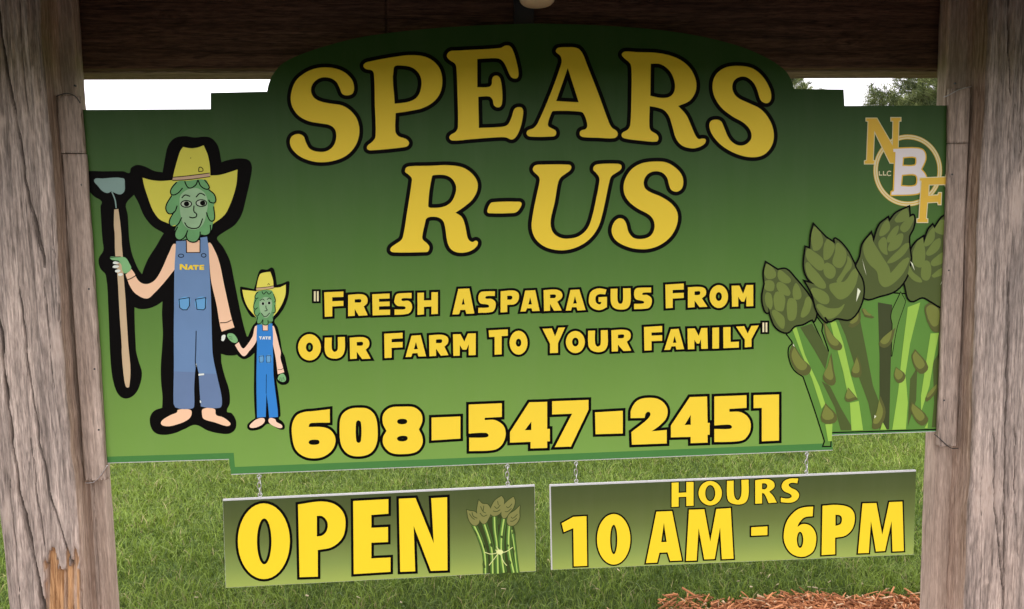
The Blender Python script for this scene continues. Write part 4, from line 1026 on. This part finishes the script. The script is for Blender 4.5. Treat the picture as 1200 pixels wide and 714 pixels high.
kf('hat', '222,225c 330,237c 330,205 355,110 385,95 435,88c 455,150 460,210c 510,205 552,185c 550,260 525,330 490,390 460,425c 330,435 310,415c 265,360 235,290', 'hat2', 5)
kf('hat_band', '328,210c 460,195c 460,212c 328,228c', 'band', 6)
fl('hat_lines', lines('328,210 400,205 460,194', '328,230 400,225 462,212', '415,190 422,178 430,188', c='Q1'), 0.6, 7, kid)
kf('leafy_head', '345,235 440,228 460,255 475,310 470,390 460,420 455,465 415,490 380,490 335,480 330,440 310,400 305,360 315,290 325,250', 'leaf', 8)
kf('face', '360,300 400,280 440,295 450,340 440,400 400,440 365,400 352,345', 'face', 9)
fl('leaf_lines', lines('345,238 320,270 325,292 345,285', '330,292 308,350 320,372 340,360', '320,375 315,405 335,425 355,400', '372,236 385,258 405,240 425,258 445,240', '460,258 475,310 462,320', '470,340 472,395 452,400', '340,430 335,478 360,480 380,450', '455,430 455,465 420,470', '380,455 382,488 415,488 418,455', c='Q1'), 0.85, 10, kid)
for cx, cy in ((379, 330), (426, 325)):
    kf('eye', ell('Q1', cx, cy, 17, 12, 12), 'eye', 10); kf('pupil', ell('Q1', cx + 1, cy, 10, 11, 12), 'black', 11)
fl('face_lines', lines('358,308 375,295 392,305', '410,300 428,288 442,298', '402,345 404,365 412,380 392,386', '368,402 395,430 432,400', c='Q1'), 0.85, 11, kid)
TATE = ['350,580c 372,580c 372,586c 365,586c 365,602c 357,602c 357,586c 350,586c', '382,580c 390,580c 398,602c 390,602c 388,597c 383,597c 381,602c 374,602c', '396,580c 418,580c 418,586c 411,586c 411,602c 403,602c 403,586c 396,586c', '421,580c 440,580c 440,586c 429,586c 429,588c 438,588c 438,594c 429,594c 429,597c 440,597c 440,602c 421,602c']
for s in TATE: kf('letter', s, 'paper', 8)

# ---- big bunch of asparagus
A_ = {n: flat('asparagus_' + n, srgb(*c), 0.4, var=.06) for n, c in (
    ('head', (78, 90, 44)), ('scale', (108, 124, 58)), ('scale_edge', (104, 110, 52)), ('stalk', (90, 134, 56)), ('light', (148, 188, 76)), ('dark', (76, 90, 44)), ('deep', (62, 70, 38)), ('bract', (116, 124, 58)), ('bract_dark', (88, 92, 46)), ('spark', (226, 232, 200)))}
bunch = MF.shape('asparagus_bunch', path('185,105 195,125 210,150 195,170 195,210 215,260 255,290c 300,420 345,560c 338,580c 366,580c 368,522c 822,508c 829,180 840,0 @T1 853,600 700,590 500,590 300,680', 'T2'),
    A_['stalk'], 2, holes=[path('306,30c 338,72c 334,100c 362,182c 355,200c 292,62c', 'T2')], wd=1.5, line=M['black'])
def ag(name, s, mat, lvl, c='T2'): return MF.shape(name, parse(s, c), A_[mat], lvl, parent=bunch)
for s in ('240,85 290,68 360,190 345,260 300,180', '330,310 365,330 410,420 465,515 410,515 385,420', '700,300 730,250 725,390 690,500', '795,230 828,180 822,500 790,503 800,400', '820,60 838,20 832,180 815,220'): ag('stalk_shade', s, 'dark', 5)
ag('stalk_shade', '390,30 480,0 510,150 545,330 572,400 548,512 525,400 470,250 430,120', 'dark', 5)
ag('stalk_shade', '565,-20 625,-10 620,200 612,511c 572,512c 572,200', 'deep', 5)
for s in ('205,85 225,85 260,200 320,330 345,405 330,425 290,300 240,180', '345,490c 375,487c 372,560c 357,560c', '365,60 390,60 420,150 450,280 480,385c 440,370 420,270 385,140', '448,400c 485,392c 503,514c 455,516c', '690,0 742,-20 700,150 680,280 690,400 682,510 625,512 650,350 665,200', '785,110c 820,108c 800,210 780,330 745,440 745,370 765,240', '760,505 775,480 772,506', '575,512 585,480 602,512'): ag('stalk_highlight', s, 'light', 6)
MF.shape('gap', path('625,655c 660,582c 678,615 676,630 @T2 645,80 622,205c 626,70c 620,40', 'T1'), M['green'], 7, wd=0.8, line=M['black'], parent=bunch)
BR = ['210,150 250,215 285,255 265,285 225,270 195,200', '335,50 380,120 415,160 405,180 370,170 345,120', '480,200 495,250 490,290 455,285 465,240', '370,190 380,260 382,325 335,300 355,250', '440,335c 482,385c 430,392', '345,400 395,470 330,478', '638,85 620,150 590,170 568,150', '640,250 680,285 655,318 632,290', '720,175 775,250 740,278 705,210', '705,395 775,465 745,495 700,430', '575,370 597,440 570,505 540,503 560,440', '822,315 815,345 770,395 763,378', '440,80 480,20 488,5 490,60 460,85', '510,40 500,5 530,30 548,45', '770,60 760,0 790,-20 832,10 830,90 800,105']
for s in BR:
    P_ = parse(s, 'T2'); P_[0] = (P_[0][0], P_[0][1], True); cx = sum(p[0] for p in P_) / len(P_); cy = sum(p[1] for p in P_) / len(P_)
    inner = smooth([(cx + (p[0] - cx) * .72 - 1.0, cy + (p[1] - cy) * .72 - 1.8, p[2]) for p in P_])
    MF.add('bract', [(*region([smooth(P_)]), A_['bract_dark'], 9), (*region([inner]), A_['bract'], 10)], bunch)
HEADS = [
 ('97,458c 145,488c 180,485 215,520 265,580 300,640 306,668 297,700 @T2 290,50 250,70 215,78 185,105 140,85 118,40 105,0 @T1 105,665 90,650 82,600 92,545c 88,500', 11,
  ['R1:85,500 160,550 160,610 85,610', 'R1:190,550 240,570 292,645 200,635', 'R3:72,0 145,0 150,70 110,80 75,60', 'R3:180,10 240,20 290,90 270,120 190,80', 'R3:330,15 370,60 375,140 315,138', 'R3:85,95 130,110 130,230 85,190', 'R3:165,90 240,120 235,230 215,250 160,225', 'R3:270,150 330,150 345,230 330,310 290,330 265,300', 'R3:430,125 465,150 450,250 400,300 375,290 400,200', 'R3:140,240 210,270 240,310 235,390 210,390 160,320']),
 ('752,350c 755,378c 775,320 792,300c 800,314c 830,270 853,256c 848,600 835,640 790,620 750,600 700,615 680,560 675,520 698,445 705,400 725,370', 12,
  ['R2:640,270 660,350 665,440 640,520 580,510 560,450 570,370', 'R2:730,190 745,240 735,300 670,350 660,310', 'R2:820,125 835,240 780,245 740,205', 'R2:780,280 790,350 730,415 675,420 690,370', 'R2:840,395 840,465 740,515 710,490 750,440', 'R2:660,470 700,480 715,560 690,630 640,620 630,550', 'R2:840,515 840,565 740,610 720,590', 'R2:510,470 560,560 640,640 580,640 520,580 500,510']),
 ('535,335c 545,372c 570,300 605,270c 610,287c 640,250 692,225c 695,267c 712,260 710,310 692,350 700,437c 685,510 640,570 570,595 510,605 480,540 470,475c 490,430 500,380', 13,
  ['R2:410,120 500,30 525,60 520,120 430,150', 'R2:340,130 370,170 360,220 290,265 285,220', 'R2:565,95 560,150 500,230 455,205 480,150', 'R2:435,175 435,230 380,310 345,310 360,250', 'R2:275,310 330,275 345,380 345,420 290,380', 'R2:470,240 475,300 440,360 370,390 350,370 390,290', 'R2:525,320 500,400 420,470 350,490 360,460 430,390', 'R2:150,330 210,255 230,310 310,440 360,520 375,572c 520,440 500,540 420,640 330,690 280,650 260,560 200,500 155,420']),
 ('295,300c 345,352c 385,378c 385,357 430,400 460,455 469,480c 500,540 495,620 450,690 @T2 390,45 360,58 340,40 @T1 350,705 310,660 290,590 262,537c 300,548c 270,520 255,470 262,393c 281,400c 285,340', 14,
  ['R1:485,185 560,290 530,375 475,375', 'R1:590,290 655,335 645,400 605,455 565,455', 'R1:675,320 720,345 755,400 745,480 700,530 640,490 660,400', 'R1:430,370 480,390 565,465 550,550 470,505 420,440', 'R1:570,500 600,485 660,530 660,590 620,620 570,580', 'R1:425,480 470,520 540,600 585,690 520,690 440,610 415,540', 'R1:770,430 800,510 750,580 680,655 720,560 760,480', 'R1:835,530 850,600 800,714 710,690 760,620', 'R3:460,60 520,60 600,110 605,180 540,180 480,120', 'R3:620,20 760,0 830,0 780,110 700,150 640,100 615,60', 'R3:510,190 600,220 690,220 740,190 670,290 590,310 540,260']),
]
for s, lv, sc in HEADS:
    hd = MF.shape('spear_head', path(s, 'T1'), A_['head'], lv * 2 - 11, wd=2.0, line=M['black'], parent=bunch)
    hull = path(s, 'T1')
    for j, q in enumerate(sc):
        cc, q = q.split(':'); MF.add('scale', [(*region([path(q, cc)], clip=hull), A_['scale'], lv * 2 - 9 + .12 * j)], bunch)
for s, c in (('497,440 515,510 505,480', 'T1'), ('478,562 490,575 472,620', 'T1'), ('697,450 708,460 716,490', 'T1'), ('835,520 838,530 823,550', 'T1'), ('210,152 215,165 208,160', 'T2'), ('548,450 556,455 548,464', 'T2')): ag('glint', s, 'spark', 20, c)
# ------------------------------------------------------------------ the two hanging boards
HY = 0.001
def hanging(name, label, corners, ymat, margin):
    pts = [(u, v, True) for u, v in corners]
    cx = sum(p[0] for p in pts) / 4; tl, tr, br, bl = corners
    top = px(cx, (tl[1] + tr[1]) / 2, HY)
    root = empty(name, (top.x, HY, top.z)); tag(root, label, 'sign', 'boards hanging under the main sign')
    board(root, pts, HY, 0.0065, M['white_core'])
    fc = Face(root, HY); l, t = margin
    z1 = 0.0; z0 = px(cx, (bl[1] + br[1]) / 2, HY).z - top.z
    mat = ramp_print(name + '_gradient_print', [(0.0, (0.30, 0.385, 0.085)), (0.22, (0.20, 0.275, 0.068)), (0.5, (0.122, 0.162, 0.042)), (0.8, (0.074, 0.098, 0.028)), (1.0, (0.058, 0.080, 0.024))], z0, z1)
    f = [(tl[0] + l, tl[1] + t), (tr[0] - .3, tr[1] + t), (br[0] - .3, br[1] - .4), (bl[0] + l, bl[1] - .4)]
    fc.add('print_face', [(*region([f]), mat, 0)])
    return root, fc
op, OF = hanging('open_sign', 'small green hanging board reading OPEN with a tied asparagus bunch', [(261, 585.5), (626.5, 568.5), (628, 669.5), (264.5, 689)], None, (0.4, 1.6))
hr, HF = hanging('hours_sign', 'long green hanging board giving the opening hours in yellow', [(644, 568.5), (1073.5, 551), (1070.5, 650), (646, 668)], None, (1.4, 1.6))
def contour2(c, q): return ell(c, *q, 40) if isinstance(q, tuple) else path(q, c)
for i, (c, o, h) in enumerate([
    ('J', (243, 420, 136, 198), [(245, 421, 38, 120)]),
    ('J', '422,228c 540,212 610,225 655,265 670,320 655,400 600,450 525,466c 525,605c 430,608c', ['520,287c 550,290 575,320 572,365 548,390 520,395c']),
    ('J', '710,210c 894,200c 894,276c 805,283c 805,350c 892,346c 892,424c 805,428c 805,510c 905,505c 905,580c 713,592c', []),
    ('K', '123,198c 210,194c 305,430c 292,195c 375,190c 377,572c 290,575c 200,340c 208,577c 130,580c', [])]):
    OF.glyph('letter', contour2(c, o), [contour2(c, q) for q in h], 3.0, M['yellow_open'], M['black'], 2 + i % 2)
for i, (c, o, h) in enumerate([
    ('L', '110,348c 175,312c 248,308c 252,585c 178,588c 175,375c 122,397c', []),
    ('L', (400, 437, 93, 141), [(400, 438, 20, 82)]),
    ('L', '638,283c 725,280c 780,555c 715,558c 700,510c 655,512c 642,567c 580,570c', ['680,345c 695,452c 665,453c']),
    ('L', '820,272c 905,270c 938,450c 972,268c 1052,263c 1068,545c 1003,548c 993,370c 963,547c 905,549c 873,375c 862,555c 803,557c', []),
    ('L', '723,122c 762,120c 762,178c 805,176c 805,118c 845,117c 845,250c 805,252c 805,200c 762,202c 762,255c 723,257c', []),
    ('L', (938, 180, 65, 68), [(938, 180, 28, 45)]),
    ('M', '8,112c 45,110c 47,185 58,214 75,216 88,185 88,106c 128,105c 128,190 110,232 65,243 20,228 8,190', []),
    ('M', '165,108c 230,102 265,115 272,145 243,172c 265,195 285,232c 240,235c 217,185 203,178c 203,237c 165,239c', ['203,125c 225,127 232,142 222,157 203,158c']),
    ('M', '405,98c 400,125c 370,122 352,132 365,150 395,165 410,190 395,220 360,233 308,230c 308,205c 345,210 368,200 360,185 325,168 312,140 330,110 365,98', []),
    ('M', '143,370c 233,365c 233,413c 143,417c', []),
    ('M', '488,255c 485,308c 440,315 410,345 400,368c 430,352 470,360 498,395 505,440 490,500 450,530 405,533 360,510 330,460 325,400 345,330 395,275 440,258', [(415, 440, 18, 45)]),
    ('M', '540,250c 620,245 690,260 718,300 710,370 670,415 610,428c 610,520c 535,525c', ['612,300c 640,305 648,325 640,352 612,362c']),
    ('M', '763,237c 840,235c 873,412c 912,230c 985,227c 993,502c 930,505c 925,335c 888,502c 838,505c 810,335c 798,513c 738,515c', [])]):
    HF.glyph('hyphen' if i == 9 else ('digit' if i in (0, 1, 10) else 'letter'), contour2(c, o), [contour2(c, q) for q in h], 1.25 if 4 <= i <= 8 else 1.8, M['yellow_open'], M['black'], 2 + i % 2)

# tied asparagus bunch printed on the OPEN board
S_ = {n: flat('small_asparagus_' + n, srgb(*c), 0.4, var=.08) for n, c in (('stalk', (80, 120, 52)), ('light', (168, 198, 98)), ('dark', (62, 82, 36)), ('head', (122, 124, 70)), ('line', (54, 66, 30)), ('string', (214, 222, 150)))}
first = None
STK = [('100,290 150,400 185,520 190,662', 35), ('180,280 215,390 240,500 245,662', 36), ('258,225 262,330 278,450 285,662', 35), ('332,235 312,380 312,520 330,655', 39), ('372,290 365,420 375,520 405,655', 39), ('390,330 405,430 420,560 432,655', 23)]
ls = [smooth(parse(s, 'V'), False) for s, _ in STK]
st = []; st2 = []; st3 = []
for l, (_, wq) in zip(ls, STK):
    st += band(l, wq / 6.49 / 2 + .7, False, False); st2 += band(l, wq / 6.49 / 2, False, False)
    st3 += band([(u - 0.35, v, c) for u, v, c in l], wq / 6.49 / 7, False, False)
ab = OF.add('asparagus_picture', [(*region([path('90,285 180,262 255,220 340,222 385,280 412,330 418,450 440,655c 172,662c 180,520 140,400', 'V')]), S_['line'], 1), (*region([], [], st), S_['line'], 2), (*region([], [], st2), S_['stalk'], 3), (*region([], [], st3), S_['light'], 4)])
OF.strokes('stalk_shade', [[(u + 1.6, v, c) for u, v, c in l] for l in ls[:5]], 1.1, S_['dark'], 5, ab)
for s in ('100,330 118,350 125,375 105,350', '405,320 410,340 390,360', '175,565 165,600 185,620 182,590', '395,470 410,490 400,515', '175,440 190,455 178,470', '225,430 240,445 230,460', '300,375 322,380 315,395', '350,440 365,445 358,460', '365,560 385,580 372,590', '275,270 295,240 290,290'):
    OF.shape('bract', path(s, 'V'), S_['dark'], 5, parent=ab)
for hk, s in enumerate(('52,182c 75,190 105,195 130,225 135,265 115,290 90,285 65,250', '140,110c 165,135 200,140 222,185 205,240 175,275 145,245 128,190 133,145', '305,78c 322,105 318,150 295,200 255,218 232,200 235,160 262,110', '395,85c 405,115 395,160 365,200 335,235 315,210 325,150 360,110', '445,150c 440,190 440,240 410,285 375,290 358,265 370,215 410,185')):
    hp = path(s, 'V'); hx = sum(q[0] for q in hp) / len(hp); hy = sum(q[1] for q in hp) / len(hp)
    hp = [(hx + (u - hx) * 1.14, hy + (v - hy) * 1.1, c) for u, v, c in hp]
    OF.shape('spear_head', hp, S_['head'], 6 + .4 * hk, wd=0.75, line=S_['line'], parent=ab)
OF.strokes('scale_lines', lines('65,205 85,235 105,250', '85,195 95,225 125,240', '150,150 170,190 190,200', '145,200 170,225 200,215', '175,145 170,185', '255,150 275,165 300,140', '245,185 270,190 300,175', '280,110 285,140', '345,150 360,160 390,130', '335,190 355,190 385,165', '380,230 395,240 430,210', '375,262 395,262 425,240', c='V'), 0.8, S_['line'], 9, ab)
OF.strokes('string', lines('180,498 230,512 290,500 340,495 395,460', '290,498 262,480', '290,500 215,598', '300,505 325,570 350,600', '300,495 270,455', c='V'), 0.85, S_['string'], 10, ab)
OF.shape('bow', path('270,490 300,478 322,495 305,515 278,508', 'V'), S_['string'], 11, parent=ab)

# ------------------------------------------------------------------ chains
def ring(cx, cy, cz, rx, rz, rad, turn, seg=16, sec=6):
    vs = []; fs = []
    for i in range(seg):
        a = 2 * math.pi * i / seg; ca, sa = math.cos(a), math.sin(a)
        for j in range(sec):
            b = 2 * math.pi * j / sec; x = (rx + rad * math.cos(b)) * ca; z = (rz + rad * math.cos(b)) * sa; y = rad * math.sin(b)
            vs.append((cx + x * math.cos(turn) - y * math.sin(turn), cy + x * math.sin(turn) + y * math.cos(turn), cz + z))
    for i in range(seg):
        for j in range(sec):
            i2, j2 = (i + 1) % seg, (j + 1) % sec
            fs.append((i * sec + j, i2 * sec + j, i2 * sec + j2, i * sec + j2))
    return vs, fs
def chain(u, v0, v1, label):
    y = 0.0042; a = px(u, v0, y); b = px(u + (v1 - v0) * .05, v1, y)
    b = Vector((a.x, y, b.z)); H_ = a.z - b.z
    root = empty('hanging_chain', (a.x, y, b.z)); tag(root, label, 'chain', 'short chains holding the hanging boards')
    for zz, s in ((a.z, 1), (b.z, -1)):
        vs, fs = tube_mesh([([(a.x, y, zz + s * 0.010), (a.x, y, zz - s * 0.004)], [0.0018, 0.0018])], 8)
        mesh_obj('screw', vs, fs, M['metal'], root)
        vs, fs = ring(a.x, y, zz - s * 0.0085, 0.0052, 0.0052, 0.0014, 0.2)
        mesh_obj('eye', vs, fs, M['metal'], root, smooth=True)
    top, bot = a.z - 0.0105, b.z + 0.0105; span = top - bot
    n_ = 3; rz = (span / n_) / 2 + 0.0022
    for i in range(n_):
        vs, fs = ring(a.x + 0.0008 * (-1) ** i, y, top - span * (i + .5) / n_, 0.0048, rz, 0.0013, 1.45 if i % 2 == 0 else 0.15)
        mesh_obj('link', vs, fs, M['metal'], root, smooth=True)
chain(303.5, 555.2, 583.6, 'short metal chain above the letter O of the OPEN board')
chain(594.5, 543.4, 570.1, 'short metal chain above the asparagus bunch of the OPEN board')
chain(675, 540.0, 567.3, 'short metal chain above the number ten of the hours board')
chain(945.5, 529.0, 556.3, 'short metal chain above the end of the hours board beside HOURS')
